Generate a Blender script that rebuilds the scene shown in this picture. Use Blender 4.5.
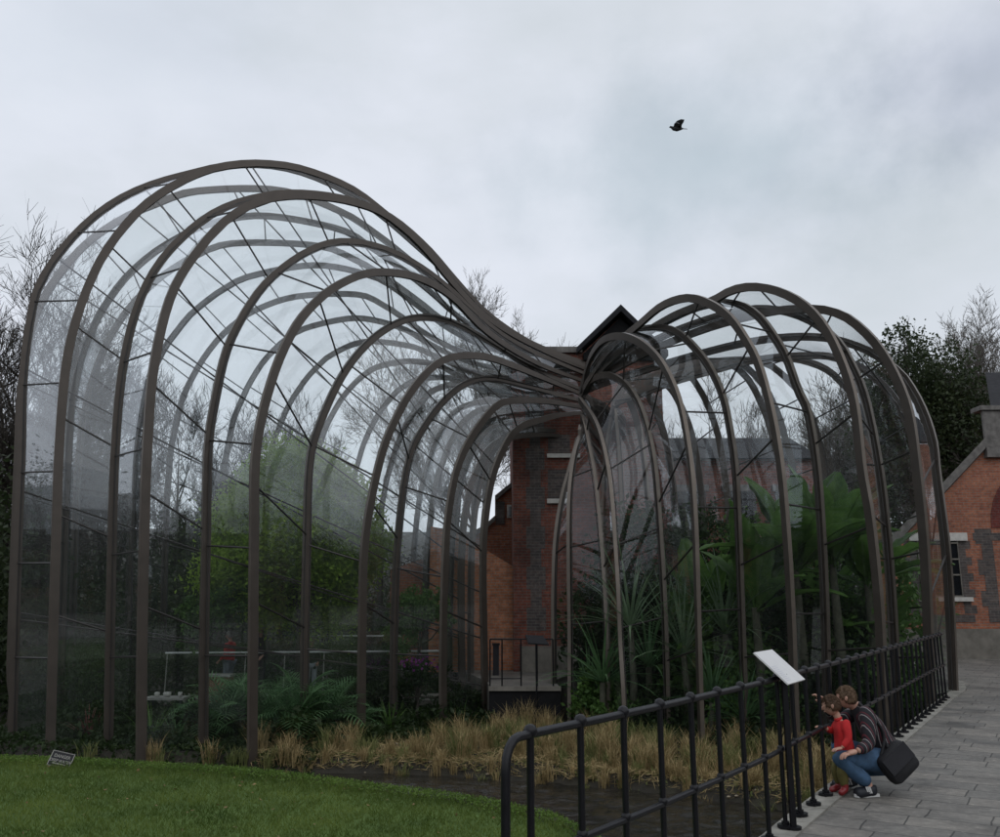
import bpy, math, random
import numpy as np
from mathutils import Vector, Matrix, noise
random.seed(7); rng = np.random.default_rng(7)
PI = math.pi
for o in list(bpy.data.objects): bpy.data.objects.remove(o)
S = bpy.context.scene; COL = S.collection

# ------------------------------------------------------------------ camera model
F = 870.0; PITCH = math.atan(182/870); CH, SH = math.cos(PITCH), math.sin(PITCH); EYE = 1.7
def ray(px, py):
    u = (px-500)/F; v = (418.5-py)/F
    return (u, CH - SH*v, SH + CH*v)
def P(px, py, Y):                      # point at distance Y
    r = ray(px, py); t = Y/r[1]
    return Vector((r[0]*t, Y, EYE + r[2]*t))
def PZ(px, py, z):                     # point on level z
    r = ray(px, py); t = (z-EYE)/r[2]
    return Vector((r[0]*t, r[1]*t, z))

# ------------------------------------------------------------------ mesh builder
class MB:
    def __init__(s): s.v = []; s.f = []
    def quad(s, a, b, c, d):
        n = len(s.v); s.v += [tuple(a), tuple(b), tuple(c), tuple(d)]; s.f.append((n, n+1, n+2, n+3)); return s
    def poly(s, pts):
        n = len(s.v); s.v += [tuple(p) for p in pts]; s.f.append(tuple(range(n, n+len(pts)))); return s
    def box(s, x0, x1, y0, y1, z0, z1, M=None):
        n = len(s.v)
        c = [(x0,y0,z0),(x1,y0,z0),(x1,y1,z0),(x0,y1,z0),(x0,y0,z1),(x1,y0,z1),(x1,y1,z1),(x0,y1,z1)]
        if M is not None: c = [tuple(M @ Vector(p)) for p in c]
        s.v += c
        s.f += [tuple(n+i for i in q) for q in ((0,3,2,1),(4,5,6,7),(0,1,5,4),(1,2,6,5),(2,3,7,6),(3,0,4,7))]
        return s
    def prism(s, pts, d):              # polygon (3D points) extruded by vector d
        n = len(s.v); k = len(pts); d = Vector(d)
        s.v += [tuple(p) for p in pts] + [tuple(Vector(p)+d) for p in pts]
        s.f.append(tuple(range(n, n+k))); s.f.append(tuple(reversed(range(n+k, n+2*k))))
        for i in range(k):
            j = (i+1) % k; s.f.append((n+i, n+k+i, n+k+j, n+j))
        return s
    def tube(s, pts, rad, seg=8, cap=True):
        pts = [Vector(p) for p in pts]
        if not hasattr(rad, '__len__'): rad = [rad]*len(pts)
        n0 = len(s.v); prev = None
        for i, p in enumerate(pts):
            if i == 0: t = pts[1]-pts[0]
            elif i == len(pts)-1: t = pts[-1]-pts[-2]
            else: t = pts[i+1]-pts[i-1]
            t = t.normalized() if t.length > 1e-9 else Vector((0,0,1))
            if prev is None:
                a = t.orthogonal().normalized()
            else:
                a = (prev - t*prev.dot(t)); a = a.normalized() if a.length > 1e-6 else t.orthogonal().normalized()
            prev = a; b = t.cross(a)
            for k in range(seg):
                th = 2*PI*k/seg
                s.v.append(tuple(p + (a*math.cos(th)+b*math.sin(th))*rad[i]))
        for i in range(len(pts)-1):
            for k in range(seg):
                a0 = n0+i*seg+k; a1 = n0+i*seg+(k+1)%seg
                s.f.append((a0, a1, a1+seg, a0+seg))
        if cap:
            s.f.append(tuple(reversed(range(n0, n0+seg)))); m = n0+(len(pts)-1)*seg; s.f.append(tuple(range(m, m+seg)))
        return s
    def ball(s, c, r, seg=10, rings=6, M=None):
        c = Vector(c); r = Vector(r) if hasattr(r, '__len__') else Vector((r, r, r)); n0 = len(s.v)
        for i in range(rings+1):
            ph = PI*i/rings
            for k in range(seg):
                th = 2*PI*k/seg
                q = Vector((math.sin(ph)*math.cos(th)*r.x, math.sin(ph)*math.sin(th)*r.y, math.cos(ph)*r.z))
                if M is not None: q = M @ q
                s.v.append(tuple(c+q))
        for i in range(rings):
            for k in range(seg):
                a = n0+i*seg+k; b = n0+i*seg+(k+1) % seg
                s.f.append((a, a+seg, b+seg, b))
        return s
    def strip(s, base, d, up, length, width, droop=.5, segs=6, fold=.25, tip=1.6, side0=.25):
        """long arching leaf: a folded, tapering strip"""
        d = Vector(d).normalized(); p = Vector(base); seg = length/segs; n0 = len(s.v)
        side = d.cross(Vector((0, 0, 1)))
        if side.length < 1e-3: side = Vector((1, 0, 0))
        side.normalize(); cur = d.copy()
        for i in range(segs+1):
            t = i/segs
            w = width*(side0+(1-side0)*min(1, t*3))*max(0.02, (1-t**tip))
            nrm = side.cross(cur).normalized()
            s.v += [tuple(p - side*w*.5 + nrm*w*fold), tuple(p), tuple(p + side*w*.5 + nrm*w*fold)]
            p = p + cur*seg
            cur = (cur + Vector((0, 0, -1))*droop/segs*(.5+t)).normalized()
        for i in range(segs):
            a = n0+3*i; s.f += [(a, a+1, a+4, a+3), (a+1, a+2, a+5, a+4)]
        return s
    def build(s, name, mat=None, parent=None, smooth=False, auto=None):
        me = bpy.data.meshes.new(name); me.from_pydata(s.v, [], s.f); me.update()
        if mat: me.materials.append(mat)
        if smooth: me.shade_smooth()
        if auto: me.shade_smooth(); me.set_sharp_from_angle(angle=auto)
        o = bpy.data.objects.new(name, me); COL.objects.link(o)
        if parent: o.parent = parent
        return o
def cards(name, centers, sizes, mat, parent=None, aspect=.55, nup=0.0, dirs=None):
    """small folded leaf faces: one four-sided leaf per centre"""
    C = np.asarray(centers, float); n = len(C); sz = np.broadcast_to(np.asarray(sizes, float), (n,))[:, None]
    a = rng.normal(size=(n, 3)) if dirs is None else np.asarray(dirs, float)+rng.normal(size=(n, 3))*.25
    a /= np.linalg.norm(a, axis=1)[:, None]
    b = rng.normal(size=(n, 3)); b[:, 2] *= (1-nup); b -= a*(a*b).sum(1)[:, None]; b /= np.linalg.norm(b, axis=1)[:, None]
    nn = np.cross(a, b)
    V = np.stack([C-a*sz*.5, C+b*sz*.5*aspect+nn*sz*.08, C+a*sz*.5, C-b*sz*.5*aspect+nn*sz*.08], 1).reshape(-1, 3)
    me = bpy.data.meshes.new(name)
    me.vertices.add(4*n); me.vertices.foreach_set('co', V.ravel())
    me.loops.add(4*n); me.loops.foreach_set('vertex_index', np.arange(4*n, dtype=np.int32))
    me.polygons.add(n); me.polygons.foreach_set('loop_start', np.arange(0, 4*n, 4, dtype=np.int32))
    me.update(calc_edges=True); me.validate()
    if mat: me.materials.append(mat)
    o = bpy.data.objects.new(name, me); COL.objects.link(o)
    if parent: o.parent = parent
    return o
def empty(name, loc=(0, 0, 0)):
    o = bpy.data.objects.new(name, None); o.empty_display_size = .2; o.location = loc; COL.objects.link(o); return o
def keep(child, parent):               # parent without moving geometry given in world coordinates
    child.parent = parent; child.matrix_parent_inverse = Matrix.Translation(parent.location).inverted()
    return child
def tag(o, label=None, cat=None, group=None, kind=None):
    if label: o['label'] = label
    if cat: o['category'] = cat
    if group: o['group'] = group
    if kind: o['kind'] = kind
    return o

# ------------------------------------------------------------------ materials
def mat(name):
    m = bpy.data.materials.new(name); m.use_nodes = True; nt = m.node_tree
    return m, nt, nt.nodes, nt.links, nt.nodes['Principled BSDF']
def N(nt, typ, **kw):
    n = nt.nodes.new(typ)
    for k, v in kw.items(): setattr(n, k, v)
    return n
def objco(nt): return N(nt, 'ShaderNodeTexCoord').outputs['Object']
def ramp(nt, fac, stops):
    r = N(nt, 'ShaderNodeValToRGB'); e = r.color_ramp.elements
    while len(e) < len(stops): e.new(.5)
    for i, (p, c) in enumerate(stops): e[i].position = p; e[i].color = (*c, 1)
    nt.links.new(fac, r.inputs[0]); return r.outputs[0]
def noi(nt, vec, scale, detail=4, rough=.6):
    n = N(nt, 'ShaderNodeTexNoise'); n.inputs['Scale'].default_value = scale; n.inputs['Detail'].default_value = detail
    n.inputs['Roughness'].default_value = rough
    if vec is not None: nt.links.new(vec, n.inputs['Vector'])
    return n.outputs['Fac']
def bump(nt, h, bsdf, strength=.3, dist=.02):
    b = N(nt, 'ShaderNodeBump'); b.inputs['Strength'].default_value = strength; b.inputs['Distance'].default_value = dist
    nt.links.new(h, b.inputs['Height']); nt.links.new(b.outputs[0], bsdf.inputs['Normal'])
def plain(name, c, rough=.6, metal=0, var=.25, scale=6, spec=None, bmp=0):
    m, nt, ns, ln, b = mat(name); co = objco(nt)
    f = noi(nt, co, scale)
    out = ramp(nt, f, [(.3, tuple(x*(1-var) for x in c)), (.7, tuple(min(1, x*(1+var)) for x in c))])
    ln.new(out, b.inputs['Base Color']); b.inputs['Roughness'].default_value = rough; b.inputs['Metallic'].default_value = metal
    if spec is not None: b.inputs['Specular IOR Level'].default_value = spec
    if bmp: bump(nt, noi(nt, co, scale*8), b, bmp, .01)
    return m
def leafmat(name, c1, c2, scale=1.2, trans=.35, rough=.5):
    m, nt, ns, ln, b = mat(name); co = objco(nt)
    f = noi(nt, co, scale, 6, .75)
    col = ramp(nt, f, [(.32, c1), (.66, c2)])
    ln.new(col, b.inputs['Base Color']); b.inputs['Roughness'].default_value = rough
    b.inputs['Specular IOR Level'].default_value = .25
    tr = N(nt, 'ShaderNodeBsdfTranslucent'); ln.new(col, tr.inputs[0])
    mx = N(nt, 'ShaderNodeMixShader'); mx.inputs[0].default_value = trans
    ln.new(b.outputs[0], mx.inputs[1]); ln.new(tr.outputs[0], mx.inputs[2]); ln.new(mx.outputs[0], ns['Material Output'].inputs[0])
    return m
def brickmat(name, c1, c2, mortar, scale=1.0, dirt=.5):
    m, nt, ns, ln, b = mat(name); co = objco(nt)
    sp = N(nt, 'ShaderNodeSeparateXYZ'); ln.new(co, sp.inputs[0])
    ad = N(nt, 'ShaderNodeMath', operation='ADD'); ln.new(sp.outputs[0], ad.inputs[0]); ln.new(sp.outputs[1], ad.inputs[1])
    cb = N(nt, 'ShaderNodeCombineXYZ'); ln.new(ad.outputs[0], cb.inputs[0]); ln.new(sp.outputs[2], cb.inputs[1])
    bt = N(nt, 'ShaderNodeTexBrick'); ln.new(cb.outputs[0], bt.inputs['Vector'])
    bt.inputs['Scale'].default_value = scale; bt.inputs['Brick Width'].default_value = .23; bt.inputs['Row Height'].default_value = .078
    bt.inputs['Mortar Size'].default_value = .009; bt.inputs['Mortar Smooth'].default_value = .3; bt.inputs['Bias'].default_value = -.1
    bt.inputs['Color1'].default_value = (*c1, 1); bt.inputs['Color2'].default_value = (*c2, 1); bt.inputs['Mortar'].default_value = (*mortar, 1)
    f = noi(nt, co, .7, 6, .7); st = ramp(nt, f, [(.3, (dirt,)*3), (.6, (1, 1, 1))])
    mx = N(nt, 'ShaderNodeMix', data_type='RGBA', blend_type='MULTIPLY'); mx.inputs[0].default_value = 1
    ln.new(bt.outputs[0], mx.inputs[6]); ln.new(st, mx.inputs[7])
    f2 = noi(nt, co, 9, 3); st2 = ramp(nt, f2, [(.35, (.72,)*3), (.65, (1.15,)*3)])
    mx2 = N(nt, 'ShaderNodeMix', data_type='RGBA', blend_type='MULTIPLY'); mx2.inputs[0].default_value = 1
    ln.new(mx.outputs[2], mx2.inputs[6]); ln.new(st2, mx2.inputs[7])
    ln.new(mx2.outputs[2], b.inputs['Base Color']); b.inputs['Roughness'].default_value = .85
    inv = N(nt, 'ShaderNodeMath', operation='SUBTRACT'); inv.inputs[0].default_value = 1; ln.new(bt.outputs['Fac'], inv.inputs[1])
    bump(nt, inv.outputs[0], b, .6, .012)
    return m
M = {}
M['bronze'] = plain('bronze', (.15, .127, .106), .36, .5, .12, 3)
M['bronze_dark'] = plain('dark_bronze', (.034, .030, .027), .5, .2, .2, 5)  # colour of the glazing frames; also painted shade on inner rib faces
M['bronze_flank_shaded'] = plain('bronze_flank_shaded', (.075, .062, .052), .42, .4, .12, 3)  # same bronze darkened as if in shade, for the rib flanks
M['black_iron'] = plain('black_iron', (.006, .006, .008), .34, 0, .3, 20, spec=.3, bmp=.15)
M['brick'] = brickmat('red_brick', (.45, .165, .088), (.33, .105, .06), (.28, .23, .19), dirt=.6)
M['brick_dull'] = brickmat('dull_red_brick', (.27, .082, .052), (.16, .055, .04), (.17, .14, .12), dirt=.4)
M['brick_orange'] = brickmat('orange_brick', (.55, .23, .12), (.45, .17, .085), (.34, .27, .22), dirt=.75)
M['brick_grey'] = brickmat('grey_brick', (.085, .072, .070), (.15, .115, .10), (.15, .14, .13), dirt=.6)
M['brick_arch'] = brickmat('arch_brick', (.20, .03, .02), (.16, .03, .02), (.15, .1, .09))
M['stone'] = plain('pale_stone', (.55, .53, .49), .8, 0, .15, 8)
M['stone_dark'] = plain('weathered_stone', (.15, .14, .13), .85, 0, .4, 5, bmp=.3)
M['plinth'] = plain('plinth_render', (.19, .175, .15), .85, 0, .3, 3, bmp=.3)
M['slate'] = plain('slate_roof', (.022, .022, .025), .85, 0, .3, 5, spec=.2)
M['matt_black'] = plain('matt_black', (.009, .009, .010), .8, 0, .3, 5, spec=.2)
M['white_paint'] = plain('white_paint', (.7, .7, .69), .5, 0, .05)
M['window_glass'] = plain('window_glass', (.012, .013, .016), .08, 0, .1)
M['skin'] = plain('skin', (.52, .30, .22), .55, 0, .06, 4)
M['hair_m'] = plain('light_brown_hair', (.13, .08, .045), .7, 0, .3, 60)
M['hair_c'] = plain('brown_hair', (.085, .045, .022), .65, 0, .3, 60)
M['hair_g'] = plain('grey_hair', (.35, .33, .31), .7, 0, .3, 60)
M['red_knit'] = plain('red_knit', (.50, .018, .02), .85, 0, .15, 20)
M['red_rubber'] = plain('red_rubber', (.20, .012, .016), .3, 0, .1)
M['red_coat'] = plain('red_coat', (.42, .02, .018), .8, 0, .15, 12)
M['denim'] = plain('denim', (.045, .095, .17), .85, 0, .35, 14, bmp=.2)
M['grey_trousers'] = plain('grey_trousers', (.14, .16, .19), .85, 0, .2)
M['dark_cloth'] = plain('dark_cloth', (.02, .02, .024), .85, 0, .2)
M['olive_cloth'] = plain('olive_cloth', (.10, .085, .02), .85, 0, .3)
M['pale_cloth'] = plain('pale_cloth', (.35, .38, .42), .85, 0, .1)
M['bag_fabric'] = plain('black_bag_fabric', (.010, .010, .012), .75, 0, .3, 30, bmp=.3)
M['shoe'] = plain('navy_shoe', (.012, .014, .02), .6, 0, .2)
M['rubber_white'] = plain('white_rubber', (.6, .6, .58), .6, 0, .05)
M['bark'] = plain('bark', (.045, .038, .03), .9, 0, .4, 6, bmp=.4)
M['bark_pale'] = plain('pale_bark', (.12, .108, .092), .9, 0, .35, 6)
M['stem'] = plain('fibrous_stem', (.055, .055, .035), .8, 0, .5, 9)
M['leaf_bright'] = leafmat('bright_leaves', (.17, .29, .04), (.40, .55, .09), 1.6, .5)
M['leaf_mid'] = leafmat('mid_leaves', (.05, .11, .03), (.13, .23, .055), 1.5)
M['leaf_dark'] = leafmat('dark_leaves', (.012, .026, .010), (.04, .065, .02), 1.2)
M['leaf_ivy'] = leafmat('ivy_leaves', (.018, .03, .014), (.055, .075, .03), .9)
M['leaf_palm'] = leafmat('palm_leaves', (.06, .14, .06), (.16, .28, .12), 1.5)
M['leaf_banana'] = leafmat('banana_leaves', (.035, .085, .022), (.15, .28, .065), .9, .45)
M['leaf_yucca'] = leafmat('yucca_leaves', (.08, .14, .08), (.24, .33, .19), 1.5)
M['leaf_red'] = leafmat('reddish_leaves', (.12, .035, .04), (.25, .12, .10), 2)
M['petal'] = leafmat('purple_petals', (.16, .02, .17), (.33, .06, .34), 3, .3)
M['petal_w'] = leafmat('white_petals', (.6, .6, .55), (.8, .8, .75), 3, .3)
M['straw'] = leafmat('dry_grass', (.16, .12, .045), (.52, .40, .21), 2.6, .3, .8)
M['straw_green'] = leafmat('half_green_grass', (.08, .12, .035), (.28, .27, .11), 1.8, .3, .8)
M['brush'] = leafmat('winter_twigs', (.022, .019, .016), (.05, .042, .034), .4, .1, .9)
M['planter'] = plain('terracotta_box', (.22, .07, .045), .8, 0, .2)
M['ledge'] = plain('pale_concrete', (.33, .32, .29), .8, 0, .2, 4)
M['feather'] = plain('dark_feathers', (.02, .02, .022), .7, 0, .3, 20)
M['feather_p'] = plain('pale_feathers', (.3, .3, .32), .7, 0, .2, 20)

def glassmat():
    m, nt, ns, ln, b = mat('glasshouse_glass'); ns.remove(b); co = objco(nt)
    tr = N(nt, 'ShaderNodeBsdfTransparent'); tr.inputs[0].default_value = (.95, .965, .965, 1)
    gl = N(nt, 'ShaderNodeBsdfGlossy'); gl.inputs['Roughness'].default_value = .015; gl.inputs[0].default_value = (.95, .97, 1, 1)
    # reflectance of a thin pane from its angle alone, the same from either face
    ge = N(nt, 'ShaderNodeNewGeometry'); dt = N(nt, 'ShaderNodeVectorMath', operation='DOT_PRODUCT'); ln.new(ge.outputs['Normal'], dt.inputs[0]); ln.new(ge.outputs['Incoming'], dt.inputs[1])
    ab = N(nt, 'ShaderNodeMath', operation='ABSOLUTE'); ln.new(dt.outputs['Value'], ab.inputs[0])
    on = N(nt, 'ShaderNodeMath', operation='SUBTRACT'); on.inputs[0].default_value = 1; ln.new(ab.outputs[0], on.inputs[1])
    pw = N(nt, 'ShaderNodeMath', operation='POWER'); ln.new(on.outputs[0], pw.inputs[0]); pw.inputs[1].default_value = 4.5
    mul = N(nt, 'ShaderNodeMath', operation='MULTIPLY_ADD'); ln.new(pw.outputs[0], mul.inputs[0]); mul.inputs[1].default_value = .95; mul.inputs[2].default_value = .05; mul.use_clamp = True
    df = N(nt, 'ShaderNodeBsdfDiffuse'); df.inputs[0].default_value = (.42, .46, .46, 1)
    tl = N(nt, 'ShaderNodeBsdfTranslucent'); tl.inputs[0].default_value = (.42, .46, .46, 1)
    dm = N(nt, 'ShaderNodeMixShader'); dm.inputs[0].default_value = .5; ln.new(df.outputs[0], dm.inputs[1]); ln.new(tl.outputs[0], dm.inputs[2])
    f = noi(nt, co, 1.1, 8, .7)
    rm = N(nt, 'ShaderNodeMapRange'); rm.inputs[1].default_value = .35; rm.inputs[2].default_value = .75
    rm.inputs[3].default_value = .002; rm.inputs[4].default_value = .045; ln.new(f, rm.inputs[0])
    m1 = N(nt, 'ShaderNodeMixShader'); ln.new(rm.outputs[0], m1.inputs[0]); ln.new(tr.outputs[0], m1.inputs[1]); ln.new(dm.outputs[0], m1.inputs[2])
    m2 = N(nt, 'ShaderNodeMixShader'); ln.new(mul.outputs[0], m2.inputs[0]); ln.new(m1.outputs[0], m2.inputs[1]); ln.new(gl.outputs[0], m2.inputs[2])
    # very slight waviness of the curved panes
    bp = N(nt, 'ShaderNodeBump'); bp.inputs['Strength'].default_value = .05; bp.inputs['Distance'].default_value = .05
    ln.new(noi(nt, co, .45, 0), bp.inputs['Height']); ln.new(bp.outputs[0], gl.inputs['Normal'])
    ln.new(m2.outputs[0], ns['Material Output'].inputs[0]); return m
M['glass'] = glassmat()

def pavemat():
    m, nt, ns, ln, b = mat('stone_setts'); co = objco(nt)
    mp = N(nt, 'ShaderNodeMapping'); mp.inputs['Rotation'].default_value = (0, 0, math.radians(32.5)); ln.new(co, mp.inputs[0])
    bt = N(nt, 'ShaderNodeTexBrick'); dn = N(nt, 'ShaderNodeTexNoise'); dn.inputs['Scale'].default_value = 3.5; ln.new(co, dn.inputs['Vector']); dv = N(nt, 'ShaderNodeVectorMath', operation='MULTIPLY_ADD'); ln.new(dn.outputs['Color'], dv.inputs[0]); dv.inputs[1].default_value = (.035, .035, 0); ln.new(mp.outputs[0], dv.inputs[2]); ln.new(dv.outputs[0], bt.inputs[0])
    bt.inputs['Scale'].default_value = 1; bt.inputs['Brick Width'].default_value = .62; bt.inputs['Row Height'].default_value = .34
    bt.inputs['Mortar Size'].default_value = .008; bt.inputs['Mortar Smooth'].default_value = .4; bt.offset = .43; bt.squash = .75; bt.squash_frequency = 3
    bt.inputs['Color1'].default_value = (.17, .166, .155, 1); bt.inputs['Color2'].default_value = (.235, .222, .20, 1); bt.inputs['Mortar'].default_value = (.06, .06, .055, 1)
    f = noi(nt, co, 1.3, 7, .7); st = ramp(nt, f, [(.34, (.42, .42, .41)), (.5, (.85, .84, .82)), (.66, (1.12, 1.1, 1.06))])
    mx = N(nt, 'ShaderNodeMix', data_type='RGBA', blend_type='MULTIPLY'); mx.inputs[0].default_value = 1
    ln.new(bt.outputs[0], mx.inputs[6]); ln.new(st, mx.inputs[7])
    sp = noi(nt, co, 14, 5, .7); st3 = ramp(nt, sp, [(.25, (.65,)*3), (.6, (1.05,)*3), (.70, (1.7, 1.68, 1.6))])
    mx2 = N(nt, 'ShaderNodeMix', data_type='RGBA', blend_type='MULTIPLY'); mx2.inputs[0].default_value = 1
    ln.new(mx.outputs[2], mx2.inputs[6]); ln.new(st3, mx2.inputs[7]); ln.new(mx2.outputs[2], b.inputs['Base Color'])
    rr = N(nt, 'ShaderNodeMapRange'); rr.inputs[3].default_value = .42; rr.inputs[4].default_value = .8; ln.new(f, rr.inputs[0]); ln.new(rr.outputs[0], b.inputs['Roughness'])
    inv = N(nt, 'ShaderNodeMath', operation='SUBTRACT'); ln.new(sp, inv.inputs[0]); ln.new(bt.outputs['Fac'], inv.inputs[1])
    bump(nt, inv.outputs[0], b, .55, .012); return m
M['pave'] = pavemat()
def groundmat(name, cols, scale):
    m, nt, ns, ln, b = mat(name); co = objco(nt); f = noi(nt, co, scale, 8, .7)
    ln.new(ramp(nt, f, cols), b.inputs['Base Color']); b.inputs['Roughness'].default_value = .9
    bump(nt, noi(nt, co, scale*6, 6, .7), b, .6, .05); return m
M['soil'] = groundmat('soil', [(.3, (.014, .012, .009)), (.55, (.03, .026, .017)), (.75, (.04, .045, .02))], 1.3)
M['turf'] = groundmat('turf', [(.3, (.05, .095, .015)), (.7, (.09, .15, .025))], 1.0)
M['blade'] = leafmat('grass_blades', (.045, .085, .014), (.16, .215, .045), .9, .35, .6)
def watermat():
    m, nt, ns, ln, b = mat('stream_water'); co = objco(nt)
    b.inputs['Base Color'].default_value = (.018, .015, .010, 1); b.inputs['Roughness'].default_value = .04; b.inputs['IOR'].default_value = 1.33
    ms = N(nt, 'ShaderNodeMapping'); ms.inputs['Scale'].default_value = (1, 2.2, 1); ln.new(co, ms.inputs[0])
    a = noi(nt, ms.outputs[0], 5.0, 5, .6); bump(nt, a, b, .4, .05)
    st = ramp(nt, noi(nt, ms.outputs[0], 1.5, 6, .7), [(.4, (.016, .015, .012)), (.66, (.038, .033, .026))]); ln.new(st, b.inputs['Base Color'])
    return m
M['water'] = watermat()
def shirtmat(o0, ax):
    m, nt, ns, ln, b = mat('striped_shirt'); co = objco(nt)
    sp = N(nt, 'ShaderNodeVectorMath', operation='DOT_PRODUCT'); ln.new(co, sp.inputs[0]); sp.inputs[1].default_value = ax
    mu = N(nt, 'ShaderNodeMath', operation='MULTIPLY'); mu.inputs[1].default_value = 19; ln.new(sp.outputs['Value'], mu.inputs[0])
    ds = N(nt, 'ShaderNodeMath', operation='ADD'); ln.new(mu.outputs[0], ds.inputs[0])
    nz = noi(nt, co, 5, 2); nm = N(nt, 'ShaderNodeMath', operation='MULTIPLY'); nm.inputs[1].default_value = .5; ln.new(nz, nm.inputs[0]); ln.new(nm.outputs[0], ds.inputs[1])
    fr = N(nt, 'ShaderNodeMath', operation='FRACT'); ln.new(ds.outputs[0], fr.inputs[0])
    r = N(nt, 'ShaderNodeValToRGB'); r.color_ramp.interpolation = 'CONSTANT'; e = r.color_ramp.elements
    for i, (p, c) in enumerate([(0, (.012, .012, .016)), (.38, (.30, .27, .27)), (.48, (.014, .012, .016)), (.66, (.12, .02, .03)), (.78, (.012, .012, .016))]):
        if i > 1: e.new(p)
        e[i].position = p; e[i].color = (*c, 1)
    ln.new(fr.outputs[0], r.inputs[0]); ln.new(r.outputs[0], b.inputs['Base Color']); b.inputs['Roughness'].default_value = .85
    return m

# ------------------------------------------------------------------ world, sun, camera
W = bpy.data.worlds.new('World'); S.world = W; W.use_nodes = True; nt = W.node_tree; ln = nt.links
bg = nt.nodes['Background']; bg.inputs['Strength'].default_value = .1
SUN_EL, SUN_AZ = math.radians(48), math.radians(150)
sky = N(nt, 'ShaderNodeTexSky'); sky.sky_type = 'NISHITA'; sky.sun_disc = False; sky.sun_elevation = SUN_EL; sky.sun_rotation = SUN_AZ
gen = N(nt, 'ShaderNodeTexCoord').outputs['Generated']
mp = N(nt, 'ShaderNodeMapping'); mp.inputs['Scale'].default_value = (1.0, 1.0, 2.1); mp.inputs['Location'].default_value = (.35, .12, .3); ln.new(gen, mp.inputs[0])
f1 = noi(nt, mp.outputs[0], 2.1, 6, .52)
cl = ramp(nt, f1, [(.34, (6.7, 7.2, 7.7)), (.46, (7.3, 7.75, 8.4)), (.54, (7.9, 8.3, 9.1)), (.66, (8.4, 8.8, 9.6))])
# two heavier banks of cloud, high to the right
def cloudbank(col_in, px, py, squash, r0, r1, tint):
    d = Vector(ray(px, py)).normalized()
    vs = N(nt, 'ShaderNodeVectorMath', operation='SUBTRACT'); ln.new(gen, vs.inputs[0]); vs.inputs[1].default_value = d
    vm = N(nt, 'ShaderNodeVectorMath', operation='MULTIPLY'); ln.new(vs.outputs[0], vm.inputs[0]); vm.inputs[1].default_value = squash
    le = N(nt, 'ShaderNodeVectorMath', operation='LENGTH'); ln.new(vm.outputs[0], le.inputs[0])
    nz = noi(nt, gen, 5.5, 6, .55); nm = N(nt, 'ShaderNodeMath', operation='MULTIPLY_ADD'); ln.new(nz, nm.inputs[0]); nm.inputs[1].default_value = .34; ln.new(le.outputs['Value'], nm.inputs[2])
    rg = N(nt, 'ShaderNodeMapRange'); rg.interpolation_type = 'SMOOTHSTEP'; rg.inputs[1].default_value = r0+.17; rg.inputs[2].default_value = r1+.17; rg.inputs[3].default_value = 1; rg.inputs[4].default_value = 0; ln.new(nm.outputs[0], rg.inputs[0])
    mq = N(nt, 'ShaderNodeMix', data_type='RGBA', blend_type='MULTIPLY'); ln.new(rg.outputs[0], mq.inputs[0]); ln.new(col_in, mq.inputs[6]); mq.inputs[7].default_value = (*tint, 1); return mq.outputs[2]
cl = cloudbank(cl, 715, 160, (.72, 1, 1.45), .0, .24, (.66, .72, .73))
cl = cloudbank(cl, 985, 70, (.8, 1, 2.0), .0, .2, (.70, .72, .76))
cl = cloudbank(cl, 120, 20, (1, 1, 2.0), .0, .28, (.88, .9, .91))
# ground side of the environment is dark
spz = N(nt, 'ShaderNodeSeparateXYZ'); ln.new(gen, spz.inputs[0])
mr = N(nt, 'ShaderNodeMapRange'); mr.inputs[1].default_value = -.06; mr.inputs[2].default_value = .0; ln.new(spz.outputs[2], mr.inputs[0])
mg = N(nt, 'ShaderNodeMix', data_type='RGBA'); ln.new(mr.outputs[0], mg.inputs[0]); mg.inputs[6].default_value = (.5, .5, .45, 1); ln.new(cl, mg.inputs[7])
mx = N(nt, 'ShaderNodeMix', data_type='RGBA'); mx.inputs[0].default_value = .93; ln.new(sky.outputs[0], mx.inputs[6]); ln.new(mg.outputs[2], mx.inputs[7])
ln.new(mx.outputs[2], bg.inputs['Color'])
sl = bpy.data.lights.new('Sun', 'SUN'); sl.energy = .5; sl.angle = math.radians(85); sl.color = (1, .97, .93)
so = bpy.data.objects.new('Sun', sl); COL.objects.link(so)
sd = Vector((math.sin(SUN_AZ)*math.cos(SUN_EL), math.cos(SUN_AZ)*math.cos(SUN_EL), math.sin(SUN_EL)))
so.rotation_euler = sd.to_track_quat('Z', 'Y').to_euler()
cam = bpy.data.cameras.new('Camera'); co_ = bpy.data.objects.new('Camera', cam); COL.objects.link(co_)
co_.location = (0, 0, EYE); co_.rotation_euler = (PI/2+PITCH, 0, 0)
cam.sensor_fit = 'HORIZONTAL'; cam.sensor_width = 36; cam.lens = 36*F/1000; cam.clip_end = 2000; cam.clip_start = .05
S.camera = co_
S.view_settings.view_transform = 'Standard'; S.view_settings.look = 'None'; S.view_settings.exposure = 0; S.view_settings.gamma = 1
S.render.engine = 'CYCLES'
c = S.cycles; c.max_bounces = 10; c.transparent_max_bounces = 40; c.diffuse_bounces = 3; c.glossy_bounces = 3; c.transmission_bounces = 4
c.caustics_reflective = False; c.caustics_refractive = False; c.sample_clamp_indirect = 4
c.use_denoising = True

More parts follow.
